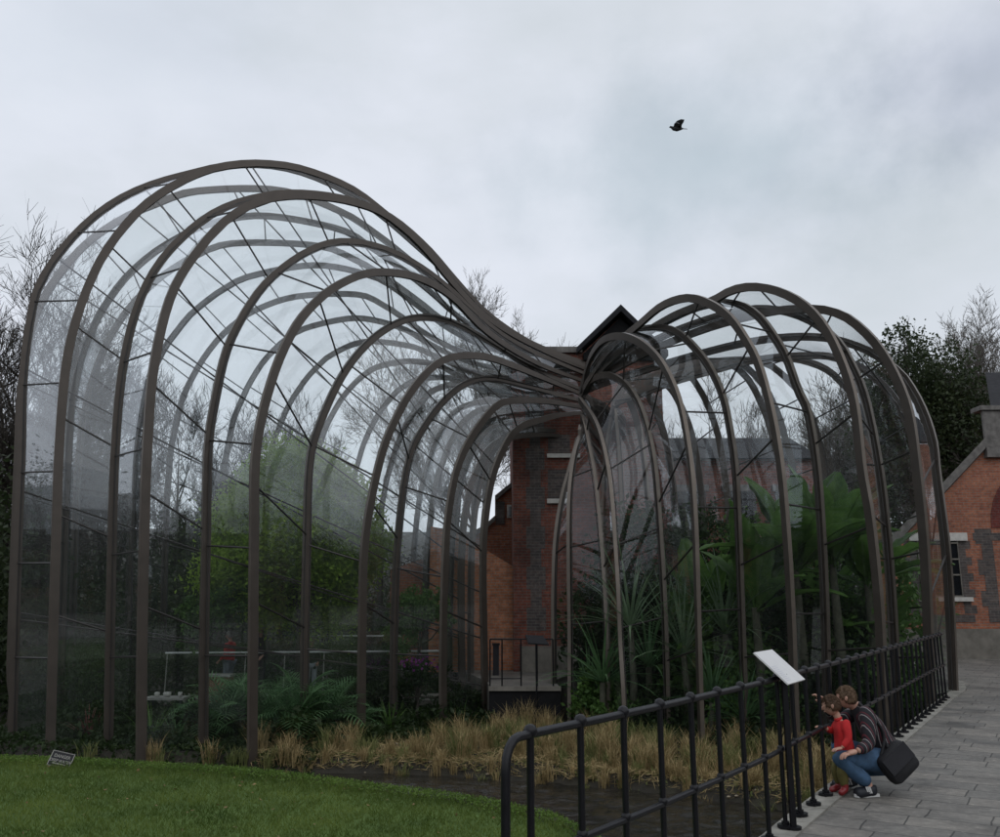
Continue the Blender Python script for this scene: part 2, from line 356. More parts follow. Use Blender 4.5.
# ------------------------------------------------------------------ ground, stream, lawn, paving
WATER = -1.2
shore = [PZ(x, y, WATER) for x, y in ((-420, 742), (-60, 760), (120, 771), (270, 774), (330, 776), (400, 777), (450, 780), (500, 783), (560, 788), (620, 793), (700, 801), (760, 810), (830, 822))]
sx = [p.x for p in shore]; sy = [p.y for p in shore]
def shoreY(x): return float(np.interp(x, sx, sy))
FEN = [(-.02, 3.92), (.14, 4.21), (.62, 4.86), (1.16, 5.61), (1.94, 6.74), (2.43, 7.52), (4.0, 9.95), (6.0, 13.1), (8.04, 16.3)]
def catmull(pts, n):
    pts = [Vector(p) for p in pts]; out = []
    P_ = [pts[0]*2-pts[1]] + pts + [pts[-1]*2-pts[-2]]
    for i in range(1, len(P_)-2):
        a, b, c_, d = P_[i-1:i+3]
        for k in range(n):
            t = k/n
            out.append(.5*((2*b)+(c_-a)*t+(2*a-5*b+4*c_-d)*t*t+(3*b-a-3*c_+d)*t**3))
    out.append(pts[-1]); return out
def resample(pts, n):
    P_ = np.array([tuple(p) for p in pts]); d = np.r_[0, np.cumsum(np.linalg.norm(np.diff(P_, axis=0), axis=1))]
    t = np.linspace(0, d[-1], n); return np.stack([np.interp(t, d, P_[:, k]) for k in range(P_.shape[1])], 1), d[-1]
def fenceX(y): return float(np.interp(y, [p[1] for p in FEN], [p[0] for p in FEN]))
def ss(a, b, x):
    t = min(1, max(0, (x-a)/(b-a))); return t*t*(3-2*t)
def gh(x, y):
    s = y-shoreY(x)
    n = noise.noise(Vector((x*.8, y*.8, 0)))*.07 + noise.noise(Vector((x*2.7, y*2.7, 3)))*.05
    h = -1.55 + .55*ss(-.15, .55, s) + n
    r = math.hypot(x, y)
    h += ss(3, 12, s)*.25
    far = ss(40, 120, r); h += far*14*(.6+.4*noise.noise(Vector((x*.01, y*.01, 7)))) 
    h += ss(120, 500, r)*30
    return h
def axis(lo, hi, step, far):
    a = list(np.arange(lo, hi+1e-6, step)); v = step; l = lo; h = hi; L = []; H = []
    while h < far: v *= 1.35; h += v; H.append(h)
    v = step
    while l > -far: v *= 1.35; l -= v; L.append(l)
    return L[::-1]+a+H
gx = axis(-16, 16, .25, 600); gy = axis(10, 32, .25, 600)
mb = MB(); mb.v = [(x, y, gh(x, y)) for y in gy for x in gx]; nx = len(gx)
mb.f = [(j*nx+i, j*nx+i+1, (j+1)*nx+i+1, (j+1)*nx+i) for j in range(len(gy)-1) for i in range(nx-1)]
tag(mb.build('ground', M['soil'], smooth=True), 'dark earth of the river bank and planting beds', 'ground', kind='structure')
wx = axis(-5.2, 5.0, .055, 45); wy = [2.0, 5.0, 7.5]+list(np.arange(8.6, 15.6, .055))+[16.5, 19.2]
def wh(x, y):
    if not (-5.3 < x < 5.1 and 8.5 < y < 15.7): return WATER
    k_ = min(1, max(0, min(x+5.2, 5-x, y-8.6, 15.6-y)/.8))
    return WATER+k_*(.034*noise.noise(Vector((x*2.6, y*5.2, 0)))+.026*noise.noise(Vector((x*6, y*10, 4)))+.010*noise.noise(Vector((x*15, y*19, 8))))
wx = [x for x in wx if x < 12]; mb = MB(); mb.v = [(x, y, wh(x, y)) for y in wy for x in wx]; k_ = len(wx)
mb.f = [(b*k_+a, b*k_+a+1, (b+1)*k_+a+1, (b+1)*k_+a) for b in range(len(wy)-1) for a in range(k_-1)]
tag(mb.build('stream', M['water'], smooth=True), 'dark rippling stream between lawn and planted bank', 'water', kind='structure')

# lawn: level sward with a rounded lip dropping to the stream
crest = [PZ(x, y, -.35) for x, y in ((-300, 757), (0, 762), (80, 765), (150, 769), (230, 774), (290, 780), (350, 788), (420, 797), (480, 806), (530, 817), (570, 830))]
cx = [p.x for p in crest]+[1.35]; cy = [p.y for p in crest]+[6.2]
crestC = catmull([(a, b) for a, b in zip(cx, cy)], 6)
def lz(s, x, y):
    z = -.35 + .012*noise.noise(Vector((x*1.2, y*1.2, 1)))
    return z
mb = MB(); rows = 26
for i, p in enumerate(crestC):
    e = Vector((0, 0))                                   # inner end near the paving
    q = Vector((p[0]*.25-1.0, 1.5))
    for j in range(rows):
        t = j/(rows-1)
        if j < 5:
            t2 = j/4; out = 1-t2                         # outside lip
            d = (Vector((p[0], p[1]))-q).normalized()
            pos = Vector((p[0], p[1]))+d*out*.55; z = -.35-.85*out**1.4-(.05 if j == 0 else 0)
        else:
            t2 = (j-4)/(rows-5); pos = Vector((p[0], p[1])).lerp(q, t2); z = lz(0, pos.x, pos.y)+.30*ss(.75, 1, t2)
        mb.v.append((pos.x, pos.y, z))
mb.f = [(i*rows+j, i*rows+j+1, (i+1)*rows+j+1, (i+1)*rows+j) for i in range(len(crestC)-1) for j in range(rows-1)]
lawn = mb.build('lawn', M['turf'], smooth=True); tag(lawn, 'mown green lawn sloping to the stream', 'lawn', kind='structure')
# grass blades on the part of the lawn the photo looks at
Cn = np.array([(p[0], p[1]) for p in crestC])
pts = []
n = 230000
X = rng.uniform(-13, 2.6, n); Y = rng.uniform(6.5, 13.6, n)
cyi = np.interp(X, Cn[:, 0], Cn[:, 1])
ok = (Y < cyi+.35) & (np.abs(X/Y) < .66) & (Y > 6.9)
X = X[ok]; Y = Y[ok]; cyi = cyi[ok]
over = np.clip((Y-cyi)/.5, 0, 1); Z = -.35-.85*over**1.4
h = rng.uniform(.025, .06, len(X))*(1+1.3*np.clip(1-(cyi-Y)/.5, 0, 1)*rng.uniform(.2, 1, len(X)))
a = rng.uniform(0, 2*PI, len(X)); w = rng.uniform(.003, .006, len(X)); le = rng.normal(0, .6, (len(X), 2))*h[:, None]
V = np.empty((len(X), 3, 3)); V[:, 0] = np.stack([X-np.cos(a)*w, Y-np.sin(a)*w, Z], 1); V[:, 1] = np.stack([X+np.cos(a)*w, Y+np.sin(a)*w, Z], 1)
V[:, 2] = np.stack([X+le[:, 0], Y+le[:, 1], Z+h], 1)
me = bpy.data.meshes.new('lawn_grass'); k = len(X); me.vertices.add(3*k); me.vertices.foreach_set('co', V.ravel())
me.loops.add(3*k); me.loops.foreach_set('vertex_index', np.arange(3*k, dtype=np.int32)); me.polygons.add(k); me.polygons.foreach_set('loop_start', np.arange(0, 3*k, 3, dtype=np.int32))
me.update(calc_edges=True); me.materials.append(M['blade']); o = bpy.data.objects.new('lawn_grass', me); COL.objects.link(o)
tag(o, 'short bright green grass of the lawn', 'grass', kind='stuff')

n = 420; X = rng.uniform(-9, 1.5, n); Y = rng.uniform(7, 12.6, n); ok = Y < np.interp(X, Cn[:, 0], Cn[:, 1])-.05
o = cards('fallen_leaves', np.stack([X[ok], Y[ok], np.full(ok.sum(), -.315)], 1), rng.uniform(.02, .055, ok.sum()), plain('dead_leaf', (.20, .13, .06), .9, 0, .5, 9), aspect=.6, nup=.7, dirs=np.stack([rng.normal(size=ok.sum()), rng.normal(size=ok.sum()), np.zeros(ok.sum())], 1)); tag(o, 'scattered brown fallen leaves on the lawn', 'leaves', kind='stuff')
# paving and kerb
fc = [Vector((p[0], p[1], 0)) for p in catmull(FEN, 8)]
def off(pts, d):
    out = []
    for i, p in enumerate(pts):
        t = (pts[min(i+1, len(pts)-1)]-pts[max(i-1, 0)]).normalized(); nrm = Vector((t.y, -t.x, 0)); out.append(p+nrm*d)
    return out
edge = [fc[0]+Vector((-.9, -1.7, 0))]+fc+[Vector((9.0, 17.75, 0)), Vector((9.9, 19.6, 0)), Vector((10.0, 23.8, 0))]
kout = off(edge, -.10); kin = off(edge, .12)
mb = MB()
right = [Vector((60, 23.8, 0)), Vector((60, -20, 0)), Vector((-5, -20, 0)), Vector((-5, -1.2, 0)), Vector((-3, 1.2, 0))]
mb.prism([p+Vector((0, 0, -.004)) for p in kin+right], (0, 0, -1.7))
mb.prism([Vector(p) for p in ((10.05, 23.8, -.004), (60, 23.8, -.004), (60, 60, -.004), (10.05, 60, -.004))], (0, 0, -1.7))
tag(mb.build('path', M['pave']), 'wet grey stone paving beside the railing', 'path', kind='structure')
mb = MB()
rk, L = resample([p for p in kin], 46); ro, L2 = resample([p for p in kout], 46)
for i in range(45):
    a, b = Vector(rk[i]), Vector(rk[i+1]); c1, d1 = Vector(ro[i]), Vector(ro[i+1]); g = .01
    a2 = a.lerp(b, g); b2 = b.lerp(a, g); c2 = c1.lerp(d1, g); d2 = d1.lerp(c1, g)
    dz = Vector((0, 0, .012+random.uniform(-.003, .003)))
    mb.prism([a2+dz, b2+dz, d2+dz, c2+dz], (0, 0, -1.75))
tag(mb.build('kerb', plain('kerb_stone', (.25, .24, .21), .75, 0, .35, 5, bmp=.3)), 'worn pale kerb stones under the railing', 'kerb', kind='structure')
# courtyard between the two houses
mb = MB(); mb.prism([Vector(p) for p in ((-.22, 19.95, -.15), (1.30, 19.95, -.15), (1.35, 22), (1.3, 24.9)) if len(p) == 3]+[Vector((1.3, 21.5, -.15)), Vector((2.2, 24.6, -.15)), Vector((9.9, 24.6, -.15)), Vector((9.9, 34, -.15)), Vector((-1.6, 34, -.15)), Vector((-.9, 24, -.15)), Vector((-.3, 21, -.15))], (0, 0, -1.2))
tag(mb.build('courtyard', M['pave']), 'grey paved yard between the glasshouses', 'pavement', kind='structure')
mb = MB(); mb.box(-.25, 1.33, 19.78, 19.95, -.23, -.14)
tag(mb.build('courtyard_edge', M['plinth']), 'pale stone ledge in front of the yard railing', 'ledge', kind='structure')

mb = MB(); mb.box(-.24, 1.32, 19.84, 19.945, -1.4, -.233)
tag(mb.build('retaining_wall', M['matt_black']), 'dark retaining wall below the pale ledge of the yard', 'wall')
# ------------------------------------------------------------------ glasshouses
GB = -1.15
NL = Vector((2.15, 23.9))
WALLY = 24.0
LR = [ # traced outlines, base first, neck last
 [(12,755),(15,640),(18,540),(21.5,450),(23,383),(29,329),(39,286),(64.5,247),(93,218),(122,198),(154,184),(190,174),(226,166),(266,165),(304,173),(345,191),(380,214),(414,243),(446,273),(474,305),(505,330),(543,349),(585,363)],
 [(50,757),(53,640),(56,540),(59,450),(66,365),(79,311),(100,261),(125.5,225),(154,198),(197,174),(233,165),(269,164),(305,170),(350,188),(383,212),(412,238),(444,269),(473,302),(505,329),(543,348),(585,363)],
 [(108,764),(110,640),(112,540),(115,450),(122,372),(136,311),(158,265),(194,227),(229,206),(272,195),(310,194),(352,201),(390,217),(425,246),(455,280),(482,309),(511,331),(550,353),(585,366)],
 [(141,767),(142,640),(144,540),(147,450),(154,365),(172,293),(201,247),(229,218),(258,202),(287,196),(323,197),(352,202),(380,212),(406,231),(428,253),(450,280),(479,311),(511,334),(556,357),(585,369)],
 [(203,770),(204,640),(206,540),(208,450),(215,401),(229,344),(258,293),(287,265),(316,248),(342,242),(374,246),(406,259),(434,277),(460,299),(492,328),(524,348),(556,362),(585,374)],
 [(252,768),(253,640),(254,540),(256,450),(272,379),(294,329),(318,300),(342,283),(370,273),(402,274),(428,282),(454,299),(479,325),(508,347),(543,366),(585,382)],
 [(304,758),(305,640),(307,540),(310,460),(322,418),(342,376),(364,347),(386,329),(409,319),(434,318),(460,326),(492,344),(524,363),(556,379),(585,391)],
 [(361,748),(362,640),(365,540),(380,460),(396,418),(415,386),(438,363),(460,356),(486,357),(511,365),(550,381),(585,396)],
 [(393,743),(394,640),(398,540),(409,460),(428,421),(450,395),(470,382),(492,379),(524,386),(555,394),(585,402)],
 [(443,738),(443,640),(446,540),(452,490),(461,458),(476,430),(495,407),(511,401),(543,401),(580,407)],
 [(486,733),(484,640),(483,570),(485,522),(493,475),(508,440),(522,426),(540,420),(560,415),(582,413)]]
RR = [
 [(554,724),(554,640),(554,590),(556,540),(562,500),(570,470),(577,445),(582,438)],
 [(570,727),(570,640),(569,560),(569,510),(571,480),(575,455),(580,438),(584,430)],
 [(609,735),(607,640),(603,562),(598,500),(594,470),(589,445),(585,425),(582,418)],
 [(625,742),(623,690),(620,640),(618,590),(615,542),(612,500),(608,468),(602,441),(595,422),(586,408),(577,402)],
 [(668,746),(667,690),(665,620),(662,560),(658,500),(654,460),(647,427),(639,404),(628,387),(616,378),(605,375),(594,379),(586,388),(581,398)],
 [(702,750),(700,690),(698,620),(696,550),(693,490),(688,445),(680,404),(669,376),(656,356),(639,342),(621,336),(604,340),(593,353),(587,368),(583,385),(581,397)],
 [(746,752),(744,690),(741,600),(738,520),(735,465),(730,430),(723,397),(710,368),(694,347),(678,333),(661,328),(637,331),(612,344),(596,362),(587,381),(582,396)],
 [(796,755),(794,690),(791,610),(787,540),(781,470),(772,415),(759,366),(744,337),(728,316),(708,303),(687,298),(662,306),(639,325),(613,347),(596,370),(583,395)],
 [(829,757),(827,690),(825,610),(822,540),(817,470),(808,413),(798,390),(786,357),(771,332),(758,316),(742,306),(720,303),(690,310),(650,331),(615,357),(584,393)],
 [(886,757),(883,690),(880,620),(875,560),(869,510),(862,470),(853,397),(833,342),(811,311),(785,294),(757,287),(733,290),(712,301),(670,318),(625,348),(584,392)],
 [(898,755),(896,690),(893,620),(888,550),(880,475),(866,402),(852,366),(834,338),(800,316),(755,309),(700,322),(645,346),(584,390)],
 [(931,745),(930,690),(928,620),(924,540),(917,470),(909,413),(895,375),(876,344),(852,321),(833,312),(811,309),(770,312),(705,329),(640,356),(584,390)],
 [(953,686),(950,610),(945,540),(936,470),(933,442),(923,411),(909,385),(895,369),(862,348),(815,337),(750,342),(665,364),(584,392)]]
NPT = 72
def plane_rib(px, B, Nn, neckpull=None):
    d = Nn-B; n = Vector((d.y, -d.x)); out = []
    for q in px:
        r = ray(*q); den = n.x*r[0]+n.y*r[1]; t = n.dot(B)/den
        s = (Vector((r[0]*t, r[1]*t))-B).dot(d)/d.length_squared
        out.append((s, EYE+r[2]*t))
    return out
def smooth1(sz, it=1):
    for _ in range(it):
        sz = [sz[0]]+[(.25*sz[i-1][0]+.5*sz[i][0]+.25*sz[i+1][0], .25*sz[i-1][1]+.5*sz[i][1]+.25*sz[i+1][1]) for i in range(1, len(sz)-1)]+[sz[-1]]
    return sz
def to3(sz, B, Nn, ext=None):
    pts = [Vector((*(B.lerp(Nn, s) if 0 <= s <= 1 else B+(Nn-B)*s), z)) for s, z in sz]
    if ext is not None:
        z = pts[-1].z; pts += [Vector((*(Vector(pts[-1][:2]).lerp(ext, .5)), z-.08)), Vector((*ext, z-.2))]
    c3 = catmull(pts, 10); return c3
# bases from the picture on the bed level
def basept(px, z): p = PZ(px[0], px[1], z); return Vector((p.x, p.y))
ribsL = []; prof = []
dN = Vector((.75, -.66))
for i, tr in enumerate(LR):
    B = basept(tr[0], -1.2); w = .55*i/10
    dd_ = (.95 if i % 2 == 0 else -.15)*(1 if i < 9 else .55); B = B*((B.y+dd_)/B.y)
    Nn = NL + dN*w*.6
    sz = plane_rib(tr, B, Nn); s0, z0 = sz[0]; sz[0] = (0, z0)
    prof.append(sz); ribsL.append(to3(sz+[(1.0, sz[-1][1]-.02)] if sz[-1][0] < .97 else sz, B, Nn))
backL0 = [(-10.35, 20.0, .2), (-10.7, 22.2, .9), (-10.2, 24.5, 1.9), (-9.0, 26.5, 3), (-7.3, 27.9, 4), (-5.4, 28.3, 5), (-3.6, 27.8, 6), (-2.3, 26.6, 7), (-1.5, 25.1, 8), (-1.05, 23.9, 9), (-.75, 22.5, 9.9)]
tt = np.linspace(0, 10, 16); backL = [tuple(float(np.interp(t, range(11), [b[k] for b in backL0])) for k in range(3)) for t in tt]
def lerp_prof(pr, f):
    i = min(int(f), len(pr)-2); t = f-i
    A, _ = resample(pr[i], 40); B_, _ = resample(pr[i+1], 40)
    R = A*(1-t)+B_*t; return [tuple(r) for r in R]
for kb, (x, y, f) in enumerate(backL):
    x, y = (x+5)*(1.05 if kb % 2 == 0 else .96)-5, (y-23)*(1.05 if kb % 2 == 0 else .96)+23
    B = Vector((x, y)); Nn = NL - dN*.055*f*.6 + Vector((-.1, .0))
    sz = lerp_prof(prof, f); sz = [(max(0, s) if k < 3 else s, z-.06*f*s) for k, (s, z) in enumerate(sz)]
    sz[-1] = (1.0, sz[-1][1]); sz[0] = (0, -1.15)
    ribsL.append(to3(sz, B, Nn))
NR = Vector((2.02, 21.35))
BY = [20.6, 19.9, 19.4, 18.6, 17.9, 17.3, 16.8, 16.3, 16.0, 15.9, 16.1, 16.6, 17.45]
ribsR = []; profR = []
for i, tr in enumerate(RR):
    p = P(tr[0][0], tr[0][1], BY[i]+(0 if i < 3 or i == 12 else (-.5 if i % 2 else .8))); B = Vector((p.x, p.y))
    sz = plane_rib(tr, B, NR); sz[0] = (0, -1.15 if i < 12 else 0.02)
    sz = [(min(s, 1.02), z) for s, z in sz]
    profR.append(sz); e = Vector((3.1+.06*(i-6), WALLY-.02))
    ribsR.append(to3(sz, B, NR, e))
backR = [(9.3, 19.4, 11.6), (9.1, 21.0, 10.6), (8.4, 22.3, 9.4), (7.7, 22.75, 8.6), (7.4, 22.9, 8), (6.0, 23.05, 6.6), (5.3, 23.05, 6.0), (4.6, 23.0, 5.2), (3.9, 22.9, 4.6), (3.2, 22.75, 3.9), (2.6, 22.4, 3.0)]
NB = Vector((3.0, 22.9))
for x, y, f in backR:
    B = Vector((x, y)); sz = lerp_prof(profR, f); sz[0] = (0, -1.15)
    zm = max(z for s, z in sz); sz = [(s, z if f > 6 else z*.97) for s, z in sz]
    ribsR.append(to3(sz, B, NB, Vector((3.5, WALLY-.02))))

def rib_mesh(pts, w=.078, d=.17):
    R, L = resample(pts, NPT); mb = MB(); R = [Vector(r) for r in R]
    plan = Vector((R[-1].x-R[0].x, R[-1].y-R[0].y, 0))
    prev = None; NZ = []
    for i, p in enumerate(R):
        t = (R[min(i+1, NPT-1)]-R[max(i-1, 0)]).normalized()
        pl = Vector((t.x, t.y, 0))
        side = Vector((plan.y, -plan.x, 0)).normalized() if pl.length < .15 or pl.normalized().dot(plan.normalized()) > .9 else Vector((pl.y, -pl.x, 0)).normalized()*(1 if pl.dot(plan) > 0 else -1)
        if prev is not None and side.dot(prev) < 0: side = -side
        if prev is not None: side = (side*.35+prev*.65).normalized()
        prev = side; nrm = side.cross(t).normalized(); NZ.append((p.z, nrm.z))
        w_, d_ = w, d; f_ = min(1, max(0, (NPT-1-i)/16)); w, d = w, .085+(d-.085)*f_
        for a, b in ((-1, -1), (1, -1), (1, 1), (-1, 1)): mb.v.append(tuple(p+side*(a*w/2)+nrm*(b*d/2)))
        w, d = w_, d_
    for i in range(NPT-1):
        for k in range(4):
            a = 4*i+k; b = 4*i+(k+1) % 4; mb.f.append((a, b, b+4, a+4))
    mb.f += [(3, 2, 1, 0), tuple(4*(NPT-1)+k for k in range(4))]
    return mb, R, L, (2 if max(NZ)[1] > 0 else 0)
def glasshouse(name, label, ribs, loc, close, grp=None, bar_lo=0):
    root = empty(name, loc); tag(root, label, 'glasshouse')
    RS = []
    for r in ribs:
        mb, R, L, outer = rib_mesh(r); rb = mb.build('rib', M['bronze'], auto=math.radians(40)); rb.data.materials.append(M['bronze_flank_shaded']); rb.data.materials.append(M['bronze_dark'])
        for fi, pg in enumerate(rb.data.polygons): pg.material_index = 0 if fi % 4 == outer else (2 if fi % 4 == 2-outer else 1)  # light and shade painted on: outer face light, flanks darker, inner face darkest
        keep(rb, root); RS.append((R, L))
    n = len(RS)
    for i in range(n if close else n-1):
        (A, la), (B, lb) = RS[i], RS[(i+1) % n]
        # rows of glass: split along the rib by share of its length
        mb = MB(); mb.v = [tuple(p) for k in range(NPT) for p in (A[k], A[k].lerp(B[k], .5), B[k])]
        for k in range(NPT-1):
            for q in (0, 1): mb.f.append((3*k+q, 3*k+q+1, 3*k+q+4, 3*k+q+3))
        g = keep(mb.build('glass_bay', M['glass'], smooth=True), root)
        bars = MB(); L = (la+lb)/2; m = max(3, round(L/1.9))
        for j in range(1, m):
            t = (j+(.35 if i % 2 else 0))/m*(NPT-1)
            if t >= NPT-1: continue
            k = int(t); fr = t-k
            a = A[k].lerp(A[k+1], fr); b = B[k].lerp(B[k+1], fr)
            if (a-b).length < .25: continue
            bars.tube([a, a.lerp(b, .5), b], .020, 5)
        # two fine edge seals following the ribs
        bars.tube([A[k]+(B[k]-A[k])*min(.25, .075/max(.08, (B[k]-A[k]).length)) for k in range(0, NPT-6, 2)], .013, 4)
        bars.tube([B[k]+(A[k]-B[k])*min(.25, .075/max(.08, (B[k]-A[k]).length)) for k in range(0, NPT-6, 2)], .013, 4)
        if bars.v:
            bo = bars.build('glazing_frame', M['bronze_dark']); keep(bo, root)
            bo.parent = g; bo.matrix_parent_inverse = Matrix.Identity(4)
    return root, RS
gl1, RS1 = glasshouse('glasshouse', 'larger glasshouse of tall bronze ribs with a high rounded crown, left of the brick wall', ribsL, (-4, 21, -1.15), True)
gl2, RS2 = glasshouse('glasshouse', 'smaller glasshouse with bronze ribs curving down behind the black railing, full of banana plants', ribsR, (6, 19.5, -1.15), False)

# ------------------------------------------------------------------ brick buildings
def bpart(root, name, mb, m, **k): return keep(mb.build(name, m, **k), root)
WY = WALLY
b1 = empty('mill_building', (3, WY, -.15)); tag(b1, 'tall dark red brick mill with black gable behind the glasshouse necks', 'building')
mb = MB(); x0, x1, x2, x3 = .36, 2.35, 4.6, 5.3
mb.prism([Vector(p) for p in ((x0, WY, -.3), (x2, WY, -.3), (x2, WY, 8.6), (3.45, WY, 9.7), (x1, WY, 8.62), (x0, WY, 8.62))], (0, 7, 0))
bpart(b1, 'wall', mb, M['brick_dull'])
mb = MB(); mb.box(x0-.08, x1, WY-.1, WY+7.1, 8.63, 8.8); bpart(b1, 'parapet', mb, M['stone_dark'])
mb = MB()
ap = Vector((3.45, WY-.35, 9.98))
for sx_, ex in ((-1, 2.18), (1, 4.75)):
    e = Vector((ex, WY-.35, 8.72 if sx_ < 0 else 8.62))
    pts_ = [ap, e, e+Vector((0, 0, -.16)), ap+Vector((0, 0, -.2))]
    mb.prism(pts_, (0, 7.6, 0))
rf = bpart(b1, 'roof', mb, M['slate'])
mb = MB(); mb.prism([Vector(p) for p in ((2.42, WY-.06, 8.62), (4.55, WY-.06, 8.62), (3.45, WY-.06, 9.68))], (0, .05, 0)); mb.box(2.38, 4.6, WY-.12, WY-.003, 8.4, 8.61)
bpart(b1, 'gable_infill', mb, M['matt_black'])  # flat black infill of the gable triangle with a bar below
mb = MB()
def gblock(mb, xa, xb, za, zb, y=WY, pr=.004): mb.box(xa, xb, y-pr, y+.05, za, zb)
z = .9; k = 0
while z < 8.4:
    hh = .62 if k % 2 == 0 else .47; w_ = .52 if k % 2 == 0 else .30
    gblock(mb, .98-w_/2, .98+w_/2, z, z+hh); z += hh; k += 1
for (pa, pb) in (((548, 500), (566, 480)), ((548, 455), (575, 445))):
    a = P(*pa, WY); b = P(*pb, WY); gblock(mb, a.x, a.x+.62, min(a.z, b.z)+.02, max(a.z, b.z)+.3)
bpart(b1, 'grey_brick_band', mb, M['brick_grey'])
for (pa, pb) in (((547, 454), (580, 458)), ((547, 499), (567, 503.5))):
    a = P(*pa, WY); b = P(*pb, WY); mb = MB(); mb.box(a.x, b.x, WY-.09, WY-.002, b.z, a.z); bpart(b1, 'lintel', mb, M['stone'])
a = P(520, 646, WY); b = P(552, 674, WY); mb = MB(); mb.box(a.x, 2.2, WY-.14, WY-.003, -.16, a.z)
bpart(b1, 'plinth', mb, M['plinth'])

# lower wing behind the right-hand house
b2 = empty('mill_wing', (8, 26, -.15)); tag(b2, 'low brick range with slate roof seen through the right-hand glasshouse', 'building')
mb = MB(); mb.box(4.7, 9.55, 26, 31, -.3, 5.9); bpart(b2, 'wall', mb, M['brick_dull'])
mb = MB(); mb.prism([Vector(p) for p in ((4.65, 25.75, 5.88), (4.65, 31.25, 5.88), (4.65, 28.5, 7.0))], (5.0, 0, 0)); bpart(b2, 'roof', mb, M['slate'])
for wx in (5.7, 7.2, 8.7):
    mb = MB(); mb.box(wx-.45, wx+.45, 25.94, 25.997, 3.2, 4.9); wn = bpart(b2, 'window', mb, M['window_glass'])
    mb = MB(); mb.box(wx-.55, wx+.55, 25.9, 25.99, 4.91, 5.1); keep(mb.build('lintel', M['stone_dark']), b2)
    mb = MB(); mb.box(wx-.03, wx+.03, 25.91, 25.938, 3.2, 4.9); mb.box(wx-.45, wx+.45, 25.90, 25.905, 4.0, 4.05); fo = mb.build('window_frame', M['matt_black']); fo.parent = wn; fo.matrix_parent_inverse = Matrix.Identity(4)

# building to the left, seen between the houses
b3 = empty('brick_outbuilding', (-.8, 27, -.15)); tag(b3, 'orange brick gabled outbuilding seen under the neck between the glasshouses', 'building')
Y3 = 27.0; pz = lambda x, y: P(x, y, Y3)
a = pz(516, 484); b = pz(495, 501); c_ = pz(505, 521); d = pz(484, 531); e = pz(440, 553)
mb = MB(); mb.prism([Vector((e.x-1.5, Y3, -.2)), Vector((1.6, Y3, -.2)), Vector((1.6, Y3, a.z)), a, b, Vector((b.x, Y3, c_.z)), d, e, Vector((e.x-1.5, Y3, e.z-.5))][::-1], (0, 6, 0))
bpart(b3, 'wall', mb, M['brick'])
mb = MB()
for p, q in ((a, b), (Vector((b.x, Y3, c_.z)), d), (d, e)):
    mb.prism([Vector((p.x, Y3-.12, p.z+.004)), Vector((q.x, Y3-.12, q.z+.004)), Vector((q.x, Y3-.12, q.z+.16)), Vector((p.x, Y3-.12, p.z+.16))], (0, 6, 0))
bpart(b3, 'coping', mb, M['stone_dark'])
mb = MB(); mb.box(b.x+.02, b.x+.3, Y3-.05, Y3-.003, c_.z-.1, b.z-.02); bpart(b3, 'pier', mb, M['brick_grey'])
a = pz(507, 505); b = pz(512.5, 518); mb = MB(); mb.box(a.x, b.x, Y3-.06, Y3-.004, b.z, a.z); wn = bpart(b3, 'window', mb, M['stone'])
mb = MB(); mb.box(a.x+.04, b.x-.04, Y3-.08, Y3-.062, b.z+.05, a.z-.05); o = mb.build('pane', M['window_glass']); o.parent = wn
o.matrix_parent_inverse = Matrix.Identity(4)
# garden wall with raked top
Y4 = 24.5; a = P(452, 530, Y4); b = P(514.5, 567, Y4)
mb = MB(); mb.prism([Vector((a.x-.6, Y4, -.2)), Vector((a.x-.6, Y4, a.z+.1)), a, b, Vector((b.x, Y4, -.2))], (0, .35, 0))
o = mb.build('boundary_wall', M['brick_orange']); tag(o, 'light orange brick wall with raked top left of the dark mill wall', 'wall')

# right-hand building
Y5 = 27.0; pr_ = lambda x, y, dy=0: P(x, y, Y5-dy)
b5 = empty('brick_cottage', (14, Y5, 0)); tag(b5, 'red brick building with stone coping and grey quoins at the end of the path', 'building')
a = pr_(870, 573); b = pr_(1000, 441); bl = Vector((a.x, Y5, 0))
c_ = pr_(985, 450); topz = pr_(990, 411).z
mb = MB(); mb.prism([Vector((a.x, Y5, -.1)), Vector((a.x, Y5, a.z)), c_, Vector((c_.x, Y5, topz)), Vector((26, Y5, topz)), Vector((26, Y5, -.1))][::-1], (4.2, 7, 0))
bpart(b5, 'wall', mb, M['brick'])
mb = MB()
mb.prism([Vector((a.x-.1, Y5-.16, a.z+.003)), Vector((c_.x-.003, Y5-.16, c_.z+.09)), Vector((c_.x-.003, Y5-.16, c_.z+.40)), Vector((a.x-.1, Y5-.16, a.z+.33))], (.25, .5, 0))
mb.box(c_.x-.05, c_.x+.5, Y5-.2, Y5+.35, c_.z-.25, c_.z+.08)
bpart(b5, 'coping', mb, M['stone_dark'])
mb = MB(); mb.box(c_.x-.003, c_.x+.95, Y5-.12, Y5-.004, c_.z+.1, topz-.02); mb.box(c_.x-.1, c_.x+3, Y5-.2, Y5+.4, topz, topz+.14)
bpart(b5, 'pier', mb, M['stone_dark'])
mb = MB(); mb.prism([Vector((c_.x+.6, Y5+.45, topz+.14)), Vector((26, Y5+.45, topz+.14)), Vector((27.5, Y5+4, topz+2.2)), Vector((c_.x+2.6, Y5+4, topz+2.2))], (0, 0, .12)); bpart(b5, 'roof', mb, M['slate'])
